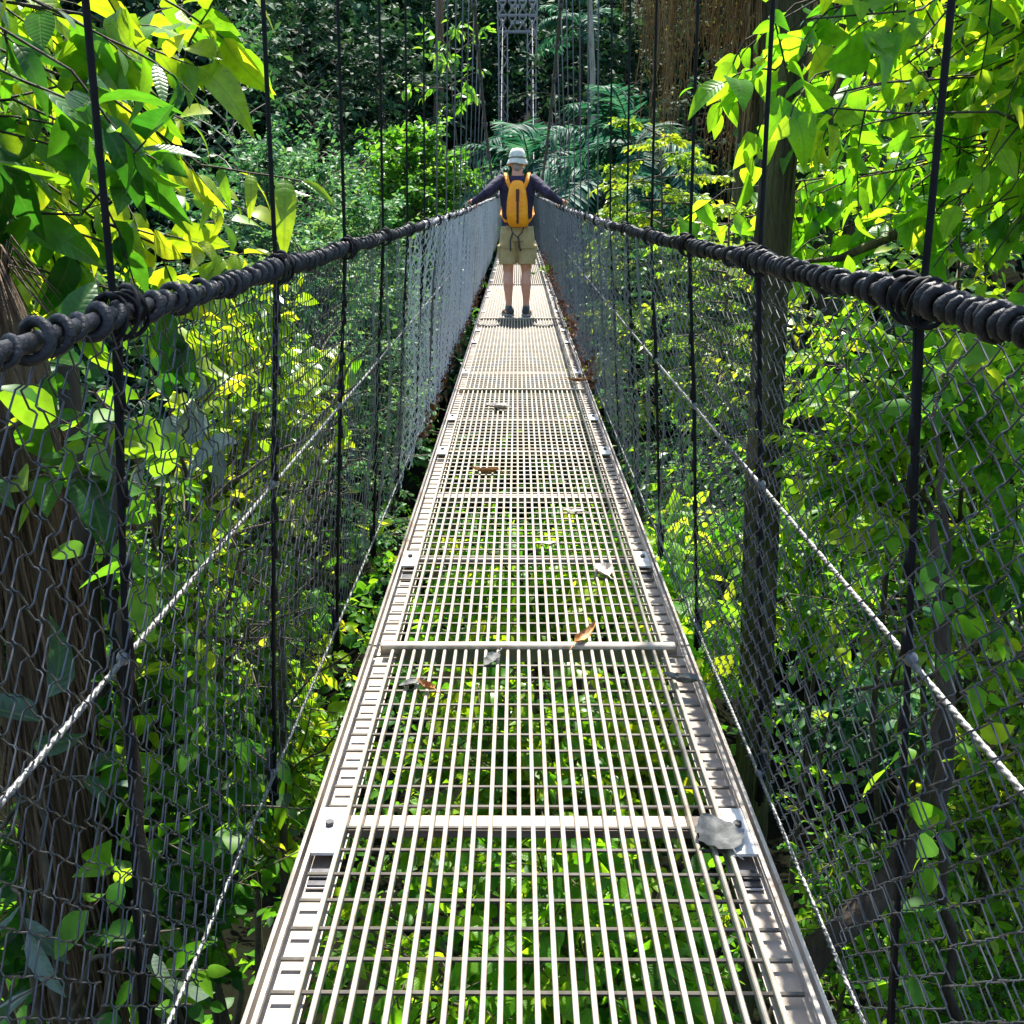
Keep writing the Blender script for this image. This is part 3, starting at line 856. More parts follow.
    for i, s in enumerate((-1, 1)):
        q = MB(); q.tube([[ank[i][0], -.022, .07], [ank[i][0], -.024, .09], [ank[i][0], -.026, .115]], [.040, .040, .039], 12); q.build('sock', sock_m, root, True)
        q = MB()
        rot = Matrix.Rotation(-s * (.30 if s < 0 else .14), 3, 'Z')
        spec = [(-.105, .026, .030, .042), (-.085, .036, .052, .05), (-.03, .040, .062, .055), (.02, .044, .046, .042), (.08, .050, .036, .034), (.14, .044, .028, .027), (.175, .022, .018, .02)]
        rr = []
        for y, rx, rz_, zc in spec:
            aa = np.linspace(0, 2 * PI, 14, endpoint=False)
            rr.append(np.stack([rx * np.cos(aa), np.full(14, y), np.maximum(.014, zc + rz_ * np.sin(aa))], -1))
        q.loft([x @ np.array(rot).T + [ank[i][0], 0, 0] for x in rr])
        so = q.build('shoe', shoe_m, root, True)
        q = MB()
        rr = []
        for y, rx in ((-.112, .028), (-.09, .040), (-.03, .043), (.02, .047), (.08, .054), (.14, .048), (.18, .024)):
            rr.append(np.array([[-rx, y, 0], [rx, y, 0], [rx, y, .022], [-rx, y, .022]]))
        q.loft([x @ np.array(rot).T + [ank[i][0], 0, 0] for x in rr])
        q.build('sole', sole_m, so)
        rr = np.array(rot)
    # backpack: worn, a thing of its own
    bp = empty('backpack', (X0, Y, zd)); bp.scale = (SCL,) * 3
    tag(bp, 'slim bright orange backpack worn on the back of the walker', 'backpack')
    om = surf('orange_nylon', [(.3, (1.0, .30, .003)), (.7, (1.0, .40, .006))], 7, .5, 0, .4, (16, .9, .02))
    p = MB()
    n = 28; a = np.linspace(0, 2 * PI, n, endpoint=False)
    rr = []
    for z, hw, dp in ((.945, .06, .03), (.955, .105, .075), (.985, .125, .105), (1.08, .130, .115), (1.2, .126, .105), (1.31, .108, .085), (1.38, .085, .06), (1.415, .06, .038), (1.425, .03, .02)):
        c = np.sign(np.cos(a)) * np.abs(np.cos(a)) ** .6; s_ = np.sign(np.sin(a)) * np.abs(np.sin(a)) ** .7
        rr.append(np.stack([hw * .88 * c + .012 * (z < 1.0), -.128 - dp * .5 + dp * .55 * s_, np.full(n, z)], -1))
    p.loft(rr)
    pk = p.build('pack_body', om, bp, True)
    p = MB()
    zz = np.linspace(.985, 1.335, 12)
    dd = np.interp(zz, [.985, 1.08, 1.2, 1.31, 1.38], [.105, .115, .105, .085, .06])
    for i in range(11):
        p.box((.004, -.128 - dd[i] * .5 - dd[i] * .55 - .004, (zz[i] + zz[i + 1]) / 2), (.024 if zz[i] < 1.2 else .034, .012, zz[i + 1] - zz[i]))
    p.build('zip', surf('dark_red_zip', [(.3, (.05, .015, .015)), (.7, (.12, .03, .025))], 30, .7), pk)
    for s in (-1, 1):
        p = MB()
        P = [[s * .07, -.15, 1.34], [s * .105, -.125, 1.42], [s * .118, -.07, 1.488], [s * .122, 0, 1.50], [s * .125, .08, 1.46], [s * .13, .125, 1.36], [s * .15, .13, 1.2], [s * .168, .03, 1.08], [s * .115, -.11, 1.0]]
        P = np.array(P)
        for dx in (-.014, -.005, .005, .014):
            p.tube(P + [dx, 0, 0], .0085, 6)
        p.build('shoulder_strap', om, bp, True)
    p = MB(); p.tube([[-.075, -.158, .96], [-.05, -.152, .89], [0, -.150, .845], [.05, -.152, .89], [.075, -.158, .96]], .006, 6)
    p.tube([[-.05, -.150, .89], [-.075, -.146, .80], [-.07, -.146, .70]], .008, 6); p.tube([[.01, -.146, .85], [.02, -.136, .77], [.035, -.138, .70]], .010, 6)
    p.build('webbing_strap', band_m, bp, True)
person()

# ------------------------------------------------------------------ vegetation helpers
def wood_leaf(name, label, cat, W, L, wmat, lmat, loc, rz=0, group=None, scale=1, wname='trunk', lname='crown'):
    t = empty(name, loc, rz); t.scale = (scale,) * 3
    tag(t, label, cat, group)
    W.build(wname, wmat, t, True)
    link(lname, L.mesh(lname, lmat), t)
    return t

def plant(name, label, cat, px, py_top, d, Rr, mat, seed, wmat='twig', H=None, zb=None, group=None, **kw):
    """plant whose crown top is seen at pixel (px, py_top), d metres ahead; its foot is on the ground below"""
    global rng
    rng = np.random.default_rng(seed)
    top = at(px, py_top, d)
    z0 = float(ground_z(top.x, top.y)) - .05
    Hh = top.z - z0
    if kw.get('flat'): Hh *= 1.07
    W, L = grow(Hh, Rr, **kw)
    return wood_leaf(name, label, cat, W, L, M_[wmat], G[mat], (top.x, top.y, z0), group=group)

def spray(L, W, a, b, nt, nl, size, tmpl, r=.008, tone=.5, sag_=.06, spread=.28, wid=1.0, droop=.3, hang=.3, tsd=.22, start=.2, up=.7):
    """a leafy branch from a to b"""
    a = np.array(a, float); b = np.array(b, float); n = 8
    f = np.linspace(0, 1, n)[:, None]
    P = a + (b - a) * f; ln = np.linalg.norm(b - a)
    P[:, 2] += np.sin(f[:, 0] * PI) * sag_ * ln
    P[1:-1] += rng.normal(0, .018 * ln, (n - 2, 3))
    W.tube(P, np.linspace(r, r * .3, n), 6, cap=False)
    for t in range(nt):
        g = start + (1 - start) * (t + rng.uniform(.2, 1)) / nt if t < nt - 1 else 1.0
        g = min(g, 1.0)
        k = g * (n - 1); i = min(int(k), n - 2); q = P[i] * (1 - k + i) + P[i + 1] * (k - i)
        td = (P[i + 1] - P[i]) / np.linalg.norm(P[i + 1] - P[i]) + rng.normal(0, .75, 3)
        Tw = bend(q, td, spread * rng.uniform(.5, 1.2), 4, -.4, .1)
        if CLIP[0] and np.any((np.abs(Tw[:, 0]) < .60) & (Tw[:, 2] > -1.25)): continue
        W.tube(Tw, np.linspace(r * .25, r * .12, 5) + .001, 4, cap=False)
        twig_leaves(L, Tw, nl, size, tmpl, .2, up, hang, wid, droop, tone + rng.normal(0, tsd))
    return P

exec_veg = True

# ------------------------------------------------------------------ near left: large-leaved tree reaching over the rail
def A(px, py, d): return tuple(at(px, py, d))
def near_left():
    global rng
    rng = np.random.default_rng(101)
    W = MB(); L = Leaves()
    base = np.array([-3.1, 2.6, float(ground_z(-3.1, 2.6))])
    P = np.array([base, base + [.1, 0, 1.6], (-2.85, 2.6, -1.6), (-2.75, 2.65, -.3), (-2.6, 2.7, .7), (-2.35, 2.8, 1.5), (-2.1, 2.9, 2.4)])
    W.tube(P, np.linspace(.075, .03, 7), 9)
    sp = [((-2.72, 2.65, -.2), A(80, 215, 2.45), 5, 4, .20, .40), ((-2.7, 2.65, .1), A(130, 250, 2.7), 7, 5, .19, .55),
          ((-2.65, 2.68, .3), A(205, 265, 2.9), 8, 5, .17, .85), ((-2.6, 2.7, .5), A(200, 165, 2.9), 8, 5, .20, .8),
          ((-2.6, 2.7, .6), A(180, 70, 2.8), 8, 5, .21, .72), ((-2.45, 2.75, 1.1), A(165, 0, 2.8), 7, 5, .21, .75),
          ((-2.6, 2.7, .6), A(70, 70, 2.25), 7, 5, .20, .35), ((-2.6, 2.7, .7), A(20, 80, 2.2), 6, 5, .20, .3),
          ((-2.7, 2.65, .3), A(70, 150, 2.4), 6, 5, .20, .35), ((-2.5, 2.75, .9), A(110, 40, 2.6), 7, 5, .2, .5),
          ((-2.6, 2.7, .3), A(120, 150, 2.5), 7, 5, .20, .45), ((-2.7, 2.65, -.1), A(150, 300, 2.8), 7, 5, .15, .7), ((-2.7, 2.65, .2), A(90, 190, 2.6), 6, 5, .2, .4)]
    for a, b, nt, nl, sz, tone in sp:
        spray(L, W, a, b, nt + 5, nl + 1, sz * .78 * rng.uniform(.7, 1.25), T_OV if rng.random() < .6 else T_LA, .009, tone, .10, .28, .78, .5, .55, .18)
    wood_leaf('broadleaf_tree', 'large-leaved tree whose glossy sunlit leaves lean over the left handrail', 'tree', W, L, M_['bark'], G['big'], (0, 0, 0))

    rng = np.random.default_rng(102)
    W = MB(); L = Leaves()
    W.tube([(-3.4, 4.4, float(ground_z(-3.4, 4.4))), (-3.3, 4.4, -2), (-3.1, 4.4, 0), (-2.9, 4.5, 1.4)], [.05, .04, .03, .015], 7)
    for i in range(26):
        px = rng.uniform(-60, 190); py = rng.uniform(20, 330)
        spray(L, W, (-3.1 + rng.normal(0, .15), 4.4, rng.uniform(-.6, .9)), A(px, py, rng.uniform(3.6, 4.6)), 7, 6, .125, T_OV4, .007, .55, .08, .3, 1.1, .4, .4, .25)
    wood_leaf('leafy_shrub', 'yellow-green shrub glowing behind the large-leaved tree at left', 'shrub', W, L, M_['twig'], G['yellow'], (0, 0, 0))

    # shaggy dead trunk at the left edge
    rng = np.random.default_rng(103)
    q_ = at(-14, 268, 2.1); t = empty('dead_palm', (q_.x, q_.y, float(ground_z(q_.x, q_.y))))
    tag(t, 'shaggy dead palm trunk with dry brown fibres behind the left rail', 'tree stump')
    H = -t.location.z + q_.z
    m = MB(); n = 9
    z = np.concatenate([np.linspace(0, H - .3, n - 4), H - np.array([.2, .1, .04, .0])])
    m.tube(np.stack([.03 * np.sin(z * 2), .02 * np.cos(z * 3), z], -1), .07 * np.minimum(1, (H - z) / .25 + .25) + .006 * np.sin(z * 7), 12)
    m.build('trunk', M_['fibre'], t, True)
    m = MB()
    for i in range(700):
        a = rng.uniform(0, 2 * PI); z0 = H * rng.uniform(.3, 1.01); r0 = .07 * min(1, (H - z0) / .25 + .3)
        ln = rng.uniform(.2, .6); o = rng.uniform(.01, .05)
        m.tube([[r0 * math.cos(a), r0 * math.sin(a), z0], [(r0 + o) * math.cos(a + .1), (r0 + o) * math.sin(a + .1), z0 - ln * .5], [(r0 + o * .7) * math.cos(a + .2), (r0 + o * .7) * math.sin(a + .2), z0 - ln]], [.004, .0035, .001], 4, cap=False)
    for i in range(40):
        a = rng.uniform(0, 2 * PI)
        m.tube([[.02 * math.cos(a), .02 * math.sin(a), H - .05], [.05 * math.cos(a), .05 * math.sin(a), H + rng.uniform(.0, .07)], [.13 * math.cos(a), .13 * math.sin(a), H - rng.uniform(.0, .12)]], [.005, .003, .001], 4, cap=False)
    m.build('dry_fibre', M_['fibre'], t, True)
near_left()

# ------------------------------------------------------------------ near right: bright tree, trunk, liana
def near_right():
    global rng
    rng = np.random.default_rng(201)
    W = MB(); L = Leaves()
    bx, by = 3.3, 3.6
    W.tube([(bx, by, float(ground_z(bx, by))), (3.2, 3.6, -2.5), (3.0, 3.7, -.6), (2.8, 3.8, .8), (2.6, 3.9, 2.2), (2.4, 4, 3.2)], [.09, .075, .06, .05, .04, .02], 9)
    W.mi = 0
    tips = [(745, 40, 2.9, .55), (775, 70, 2.9, .5), (800, 20, 2.8, .6), (790, 105, 2.9, .45), (765, 110, 3.0, .5), (815, 75, 2.8, .5), (725, 190, 3.9, .5), (752, 75, 3.9, .5), (800, 60, 3.8, .45), (790, 145, 3.6, .4), (845, 110, 3.6, .5), (830, 20, 3.8, .6), (880, 40, 3.6, .6), (930, 70, 3.4, .65),
            (985, 40, 3.4, .8), (1010, 110, 3.3, .8), (960, 140, 3.3, .6), (900, 170, 3.5, .5), (870, 215, 3.6, .4), (810, 240, 3.7, .35), (790, 205, 3.9, .4), (950, 215, 3.3, .45),
            (1010, 190, 3.2, .5), (920, 255, 3.4, .6), (985, 265, 3.2, .7), (880, 275, 3.5, .6), (1040, 250, 3.0, .6), (1040, 20, 3.2, .8), (770, 215, 4.0, .35), (940, 10, 3.5, .8), (900, 110, 3.5, .55), (990, 75, 3.3, .7)]
    for px, py, d, tone in tips:
        z0 = rng.uniform(-.3, 1.5)
        spray(L, W, (2.95 - .12 * z0 + rng.normal(0, .05), 3.75, z0), A(px, py, d), 12, 7, .098 * rng.uniform(.75, 1.25), T_HE if rng.random() < .45 else (T_OV if rng.random() < .7 else T_LA), .0075, tone, .08, .3, .82, .5, .5, .2)
    wood_leaf('leafy_tree', 'bright green tree with broad pointed leaves reaching over the right handrail', 'tree', W, L, M_['bark'], G['bright'], (0, 0, 0))

    # slim dark trunk close to the right net
    rng = np.random.default_rng(202)
    p = at(781, 300, 3.5)
    t = empty('slim_tree', (p.x, p.y, float(ground_z(p.x, p.y))))
    tag(t, 'slim dark-barked tree trunk rising close outside the right net', 'tree')
    m = MB(); zz = np.linspace(0, 3.6 - t.location.z, 110)
    m.tube(np.stack([.035 * np.sin(zz * .9), .03 * np.sin(zz * 1.3 + 1), zz], -1), np.linspace(.066, .044, 110) + .004 * np.sin(zz * 9), 18)
    V = m.V[0]; ax = np.repeat(np.stack([.035 * np.sin(zz * .9), .03 * np.sin(zz * 1.3 + 1), zz], -1), 18, 0); V[:len(ax)] = ax + (V[:len(ax)] - ax) * (1 + .09 * np.sin(np.arange(len(ax)) % 18 * 2.1 + ax[:, 2] * 3)[:, None] + rng.normal(0, .05, (len(ax), 1)))
    for k in range(7):
        a = rng.uniform(0, 6); h0 = rng.uniform(.5, 4)
        ph = np.linspace(0, rng.uniform(3, 8), 26); zz = h0 + np.linspace(0, 3.6, 26)
        m.tube(np.stack([.035 * np.sin(zz * .9) + .056 * np.cos(a + ph * .4), .03 * np.sin(zz * 1.3 + 1) + .056 * np.sin(a + ph * .4), zz], -1), .008, 5)
    m.build('trunk', M_['moss_bark'], t, True)
    L = Leaves(); W = MB()
    for k in range(5):
        h = rng.uniform(7.6, 8.3); a = rng.uniform(-.6, 1.2)
        q = np.array([0, 0, h * .97])
        spray(L, W, q, q + [math.cos(a) * rng.uniform(.8, 1.9), math.sin(a) * rng.uniform(.8, 1.9), rng.uniform(.3, 1.2)], 8, 6, .13, T_OV4, .012, .4, .05, .3)
    W.build('branch', M_['bark'], t, True); link('crown', L.mesh('crown', G['mid']), t)

    # curved dark liana low right
    P = [A(790, 965, 2.4), A(835, 935, 2.4), A(885, 890, 2.45), A(928, 825, 2.5), A(947, 750, 2.55), A(943, 650, 2.6), A(938, 590, 2.65), A(932, 520, 2.7)]
    Pd = np.array([np.array(P[i]) * (1 - f) + np.array(P[i + 1]) * f for i in range(len(P) - 1) for f in (0, .33, .66)] + [P[-1]])
    Pd = np.vstack([[(.55, 2.9, -4.8)], [(.6, 2.6, -3)], Pd])
    k = len(Pd)
    for _ in range(3): Pd[1:-1] = .25 * Pd[:-2] + .5 * Pd[1:-1] + .25 * Pd[2:]
    m = MB(); m.tube(Pd, np.interp(np.arange(k), [0, 2, 12, 16, k], [.05, .042, .036, .026, .008]) * (1 + .08 * np.sin(np.arange(k) * 2.1)), 10)
    tag(m.build('liana', M_['bark'], None, True), 'dark liana curving up from below the deck at right', 'vine')
    # pale bare branch across lower right
    P = [A(850, 690, 3.2), A(890, 684, 3.1), A(950, 672, 3.0), A(1035, 650, 2.9), A(1120, 640, 2.8)]
    m = MB(); m.tube(P, [.006, .009, .011, .013, .016], 7)
    for a, b in ((1, (905, 640)), (2, (985, 700)), (2, (930, 720))):
        q = np.array(P[a]); m.tube([q, (q + np.array(A(*b, 2.95))) / 2 + [0, 0, .01], A(*b, 2.9)], [.006, .004, .002], 5)
    tag(m.build('bare_branch', M_['twig'], None, True), 'thin bare branch stretching in from the right behind the net', 'branch')
    # bare twig curving under the leaves of the right-hand tree
    P = [A(905, 230, 3.5), A(870, 245, 3.55), A(840, 258, 3.6), A(800, 262, 3.7)]
    m = MB(); m.tube(P, [.018, .016, .013, .006], 7)
    tag(m.build('mossy_branch', M_['moss_bark'], None, True), 'short mossy branch hanging just above the right handrail', 'branch')
near_right()

def low_trunk(name, label, cat, px, py, d, r, ztop, mat='bark', lean=(0, 0)):
    p = at(px, py, d); z0 = float(ground_z(p.x, p.y)) - .1
    H = ztop - z0; zz = np.linspace(0, H, 14)
    m = MB()
    m.tube(np.stack([p.x + lean[0] * zz / H + .04 * np.sin(zz * 1.3), p.y + lean[1] * zz / H + .03 * np.sin(zz * 1.9), z0 + zz], -1), np.linspace(r * 1.3, r * .75, 14) * (1 + .07 * np.sin(zz * 5)), 11)
    return tag(m.build(name, M_[mat], None, True), label, cat)
low_trunk('tree_stem', 'dark tree stem seen through the grating at the lower right', 'tree stem', 745, 980, 1.9, .05, -1.75)
low_trunk('tree_stem', 'dark stem rising beneath the middle of the grating', 'tree stem', 470, 960, 2.2, .035, -2.2, lean=(.3, .2))
low_trunk('tree_stem', 'dark leaning stem behind the left net near the lower cable', 'tree stem', 215, 850, 2.3, .03, -.6, lean=(-.25, .2))
low_trunk('tree_stem', 'dark upright stem outside the left net below the dead palm', 'tree stem', 120, 700, 2.2, .035, -.35, lean=(-.15, .3))
low_trunk('mossy_log', 'thick dark leaning trunk low behind the left net', 'tree stem', 55, 850, 2.0, .085, -1.15, 'moss_bark', lean=(-1.0, .2))

# ------------------------------------------------------------------ plants below and beside the rails (each its own thing)
def bankplant(name, label, cat, pts, mat, size, seed, tmpl, d0=None, nt=11, nl=9, wid=1.0, tone=.5, spread=.25, droop=.35, tsd=.22, r=.008, hang=.35, wmat='twig', group=None, stems=3):
    """plant rooted on the bank whose sprays end at the listed (px,py,d) points"""
    global rng
    rng = np.random.default_rng(seed)
    E = np.array([A(*p) for p in pts])
    c = E.mean(0)
    gx, gy = c[0] + np.sign(c[0]) * .25, c[1] + .15
    z0 = float(ground_z(gx, gy)) - .05
    W = MB(); L = Leaves()
    low = E[:, 2].min() - .25
    tops = []
    for s in range(stems):
        q = np.array([gx + rng.normal(0, .18), gy + rng.normal(0, .18), max(low, z0 + .4)])
        W.tube(bend_to((gx, gy, z0), q), np.linspace(r * 2.4, r * 1.3, 6), 6, cap=False)
        tops.append(q)
    for e in E:
        q = tops[rng.integers(stems)] + [0, 0, 0]
        mid = q * .55 + e * .45 + [0, 0, .1]
        W.tube([q, (q + mid) / 2 + rng.normal(0, .03, 3), mid], [r * 1.2, r, r * .8], 5, cap=False)
        sz = size * (1 if mat in ('grey', 'big') else .68) * rng.uniform(.75, 1.25)
        spray(L, W, mid, e, nt, nl, sz, T_LA if (tmpl is T_OV and rng.random() < .3) else tmpl, r * .8, tone + rng.normal(0, .12), .05, spread, wid, droop, hang, tsd, start=.0)
    return wood_leaf(name, label, cat, W, L, M_[wmat], G[mat], (0, 0, 0), wname='stem', group=group)
def bend_to(a, b, n=6):
    a = np.array(a, float); b = np.array(b, float); f = np.linspace(0, 1, n)[:, None]
    P = a + (b - a) * f; P[1:-1] += rng.normal(0, .04, (n - 2, 3)); return P
def field(n, x0, x1, y0, y1, d0, d1, seed):
    r = np.random.default_rng(seed)
    return [(r.uniform(x0, x1), r.uniform(y0, y1), r.uniform(d0, d1)) for _ in range(n)]

CLIP[0] = True
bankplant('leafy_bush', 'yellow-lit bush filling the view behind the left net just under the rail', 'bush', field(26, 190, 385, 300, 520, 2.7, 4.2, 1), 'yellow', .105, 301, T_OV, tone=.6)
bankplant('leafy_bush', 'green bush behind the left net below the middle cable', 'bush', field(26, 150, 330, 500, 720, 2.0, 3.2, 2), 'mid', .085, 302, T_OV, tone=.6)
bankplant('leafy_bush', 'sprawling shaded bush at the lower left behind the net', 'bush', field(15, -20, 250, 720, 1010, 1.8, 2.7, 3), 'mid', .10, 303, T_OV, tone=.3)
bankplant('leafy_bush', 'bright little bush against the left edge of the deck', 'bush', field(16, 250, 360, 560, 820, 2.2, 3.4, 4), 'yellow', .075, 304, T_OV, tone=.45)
bankplant('sheen_plant', 'plant with big ribbed leaves painted pale with sky sheen behind the left net', 'plant', [(185, 405, 2.4), (240, 440, 2.4), (272, 470, 2.5), (175, 450, 2.3), (300, 520, 2.7), (215, 380, 2.6), (330, 430, 3.0)], 'grey', .15, 305, T_OV, nt=1, nl=3, tone=.7, spread=.14)
bankplant('broadleaf_sapling', 'sapling with a few large green leaves at the far left below the rail', 'sapling', [(30, 420, 1.9), (60, 480, 1.9), (80, 445, 2.0)], 'big', .12, 306, T_OV, nt=3, nl=4, tone=.55, spread=.15)
bankplant('ribbed_plant', 'low plant with long ribbed grey-green leaves at the bottom left', 'plant', [(30, 760, 1.7), (60, 780, 1.7), (110, 800, 1.8), (20, 900, 1.6), (180, 930, 1.7), (130, 950, 1.6), (50, 980, 1.5)], 'grey', .15, 307, T_OV, nt=1, nl=3, tone=.2, spread=.13, wid=.8)
bankplant('leafy_bush', 'dark bush behind the dead palm and the left net', 'bush', field(20, -30, 150, 360, 640, 2.8, 3.6, 8), 'dull', .11, 308, T_OV4, tone=.4)

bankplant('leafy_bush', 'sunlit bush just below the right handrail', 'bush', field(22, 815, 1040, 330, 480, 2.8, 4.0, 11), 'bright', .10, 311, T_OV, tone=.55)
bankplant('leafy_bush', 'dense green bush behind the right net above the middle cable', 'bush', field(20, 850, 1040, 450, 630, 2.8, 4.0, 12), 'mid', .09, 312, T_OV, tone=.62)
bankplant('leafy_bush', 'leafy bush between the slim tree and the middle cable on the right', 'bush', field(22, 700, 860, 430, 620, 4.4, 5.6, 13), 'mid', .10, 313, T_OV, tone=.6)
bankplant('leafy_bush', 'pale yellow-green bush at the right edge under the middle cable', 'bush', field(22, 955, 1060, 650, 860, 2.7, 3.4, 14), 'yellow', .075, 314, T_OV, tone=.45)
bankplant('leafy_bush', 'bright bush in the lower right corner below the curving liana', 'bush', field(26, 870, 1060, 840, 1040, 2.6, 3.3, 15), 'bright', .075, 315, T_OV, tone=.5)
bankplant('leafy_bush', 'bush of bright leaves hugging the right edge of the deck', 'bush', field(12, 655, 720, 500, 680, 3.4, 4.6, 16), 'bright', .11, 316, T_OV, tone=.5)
bankplant('leafy_bush', 'small bush under the lower cable on the right', 'bush', field(8, 830, 890, 800, 1000, 2.7, 3.3, 17), 'mid', .07, 317, T_OV, tone=.6)
bankplant('leafy_bush', 'shaded bush deep behind the right net beyond the slim tree', 'bush', field(12, 800, 960, 620, 740, 4.5, 6.0, 18), 'dull', .12, 318, T_OV4, tone=.5)
bankplant('leafy_bush', 'low bush showing through the grating nearest the camera', 'bush', field(24, 330, 740, 840, 1020, 2.0, 2.7, 19), 'bright', .10, 319, T_OV, tone=.5)
bankplant('leafy_bush', 'yellowish bush showing through the grating before the raised joint bar', 'bush', field(24, 390, 680, 670, 830, 2.9, 3.8, 20), 'yellow', .11, 320, T_OV, tone=.4)
bankplant('leafy_bush', 'bright bush showing through the grating beyond the raised joint bar', 'bush', field(20, 410, 670, 520, 640, 4.2, 5.4, 21), 'bright', .14, 321, T_OV, tone=.6)

# undergrowth: the mass of leaves on the bank below everything else
def undergrowth():
    global rng
    rng = np.random.default_rng(77)
    L = Leaves()
    n = 2700
    for i in range(n):
        y = rng.uniform(.2, 4.5) if i % 4 == 0 else rng.uniform(.4, 17) if rng.random() < .75 else rng.uniform(10, 26); x = rng.normal(0, 3.2 + .12 * y) if i % 4 else rng.choice([-1, 1]) * rng.uniform(1.2, 7)
        top = -2.75 - .09 * y - .45 * sst(.7, 1.3, abs(x)) + .45 * min(3.4, max(0, abs(x) - 1.2)) * (1 - .3 * sst(8, 16, y))
        zz = top - abs(rng.normal(0, .9))
        zz = max(zz, float(ground_z(x, y)) + .1)
        td = rng.normal(0, 1, 3); td[2] = abs(td[2]) * .4
        Tw = bend((x, y, zz), td, rng.uniform(.3, .8), 4, -.4, .12)
        twig_leaves(L, Tw, int(rng.integers(9, 17)), rng.uniform(.055, .12) * (1 + .03 * y), T_OV4, .0, .7, .35, 1.0, .35, rng.uniform(.1, .8))
    o = link('undergrowth', L.mesh('undergrowth', G['mid']))
    tag(o, 'mass of mixed green undergrowth covering the bank below the bridge', 'undergrowth', kind='stuff')
undergrowth()

CLIP[0] = False
# ------------------------------------------------------------------ middle distance
big = dict(nb=26, nt=11, nl=9, tmpl=T_LO)
plant('round_bush', 'bright green rounded bush beyond the left rail next to the walker', 'bush', 417, 134, 24, 1.75, 'lime', 401, base=.62, size=.15, twl=.34, prof=lambda v: math.sin(PI * (.30 + .55 * v)) ** .6, nb=120, nt=11, nl=11, tmpl=T_LO)
plant('leafy_tree', 'blue-green bushy tree beyond the left rail, left of the bright bush', 'tree', 330, 148, 19, 2.1, 'soft', 402, base=.5, size=.11, tone0=.6, **{**big, 'nb': 70, 'nt': 13, 'nl': 11})
plant('leafy_tree', 'dusky bushy tree beyond the left rail, half hidden by the large sunlit leaves', 'tree', 245, 132, 17, 2.2, 'soft', 403, base=.5, size=.10, tone0=.45, **{**big, 'nb': 70, 'nt': 13, 'nl': 11})
plant('leafy_bush', 'low green bush just above the left rail', 'bush', 290, 205, 13, 1.5, 'soft', 404, base=.5, size=.085, tone0=.75, **{**big, 'nb': 56, 'nt': 12})
plant('leafy_bush', 'grey-green bush between the bright bush and the left rail', 'bush', 375, 188, 17, 1.5, 'soft', 405, base=.5, size=.10, tone0=.65, **{**big, 'nb': 56, 'nt': 12})
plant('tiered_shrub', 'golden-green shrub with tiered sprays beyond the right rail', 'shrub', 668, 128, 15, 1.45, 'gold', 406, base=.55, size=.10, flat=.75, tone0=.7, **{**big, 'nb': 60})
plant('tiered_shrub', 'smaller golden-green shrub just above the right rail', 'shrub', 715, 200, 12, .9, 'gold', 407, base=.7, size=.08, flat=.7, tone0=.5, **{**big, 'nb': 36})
plant('leafy_bush', 'dark green bush under the golden shrub behind the right rail', 'bush', 725, 205, 16, 1.8, 'soft', 408, base=.4, size=.13, tone0=.4, **{**big, 'nb': 34})
plant('leafy_bush', 'dark bush between the palms and the golden shrub', 'bush', 620, 205, 22, 1.8, 'dull', 409, base=.4, size=.16, tone0=.35, **{**big, 'nb': 30})
plant('leafy_tree', 'thin tree with bright hanging leaves left of the tower', 'tree', 462, 5, 27, .95, 'lime', 410, base=.88, size=.26, hang=.9, tone0=.7, nb=8, nt=4, nl=5, tmpl=T_LA)
plant('leafy_tree', 'tall grey-leaved tree with pale crossing stems at the upper left', 'tree', 225, 10, 24, 2.2, 'dull', 411, 'pale_bark', base=.6, size=.2, tone0=.5, nb=22, nt=8, nl=7, tmpl=T_LO)
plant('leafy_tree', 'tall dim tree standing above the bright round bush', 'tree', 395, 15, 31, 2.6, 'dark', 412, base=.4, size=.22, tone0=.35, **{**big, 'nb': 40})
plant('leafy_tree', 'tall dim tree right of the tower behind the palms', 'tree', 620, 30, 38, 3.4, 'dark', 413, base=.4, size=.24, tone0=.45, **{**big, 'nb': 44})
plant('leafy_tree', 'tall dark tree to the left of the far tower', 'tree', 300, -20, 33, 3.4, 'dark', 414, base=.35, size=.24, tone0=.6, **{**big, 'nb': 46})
plant('leafy_tree', 'dark leafy tree behind the slim trunk on the right', 'tree', 860, 120, 17, 2.8, 'dull', 415, base=.3, size=.17, tone0=.4, **{**big, 'nb': 44})
plant('leafy_tree', 'sunlit tree filling the upper right corner', 'tree', 1010, -60, 9, 2.1, 'yellow', 416, base=.35, size=.13, tone0=.5, **{**big, 'nb': 40})

def thin_trunk(label, x, yb, yt, d, r, mat, lean=0):
    p = at(x, yb, d); q = at(x + lean, yt, d)
    z0 = float(ground_z(p.x, p.y))
    m = MB(); m.tube(np.array([(p.x - (q.x - p.x) * .3, p.y, z0), tuple(p), tuple((p + q) / 2 + Vector((.05, 0, 0))), tuple(q), (q.x, q.y, q.z + 3.0)]), [r * 1.3, r, r * .95, r * .85, r * .6], 8)
    tag(m.build('slender_trunk', M_[mat], None, True), label, 'tree trunk')
thin_trunk('pale slender trunk rising right of the tower among the palms', 592, 140, 0, 33, .09, 'pale_bark', -3)
thin_trunk('reddish slender trunk left of the tower', 437, 130, 20, 36, .16, 'fibre', 2)

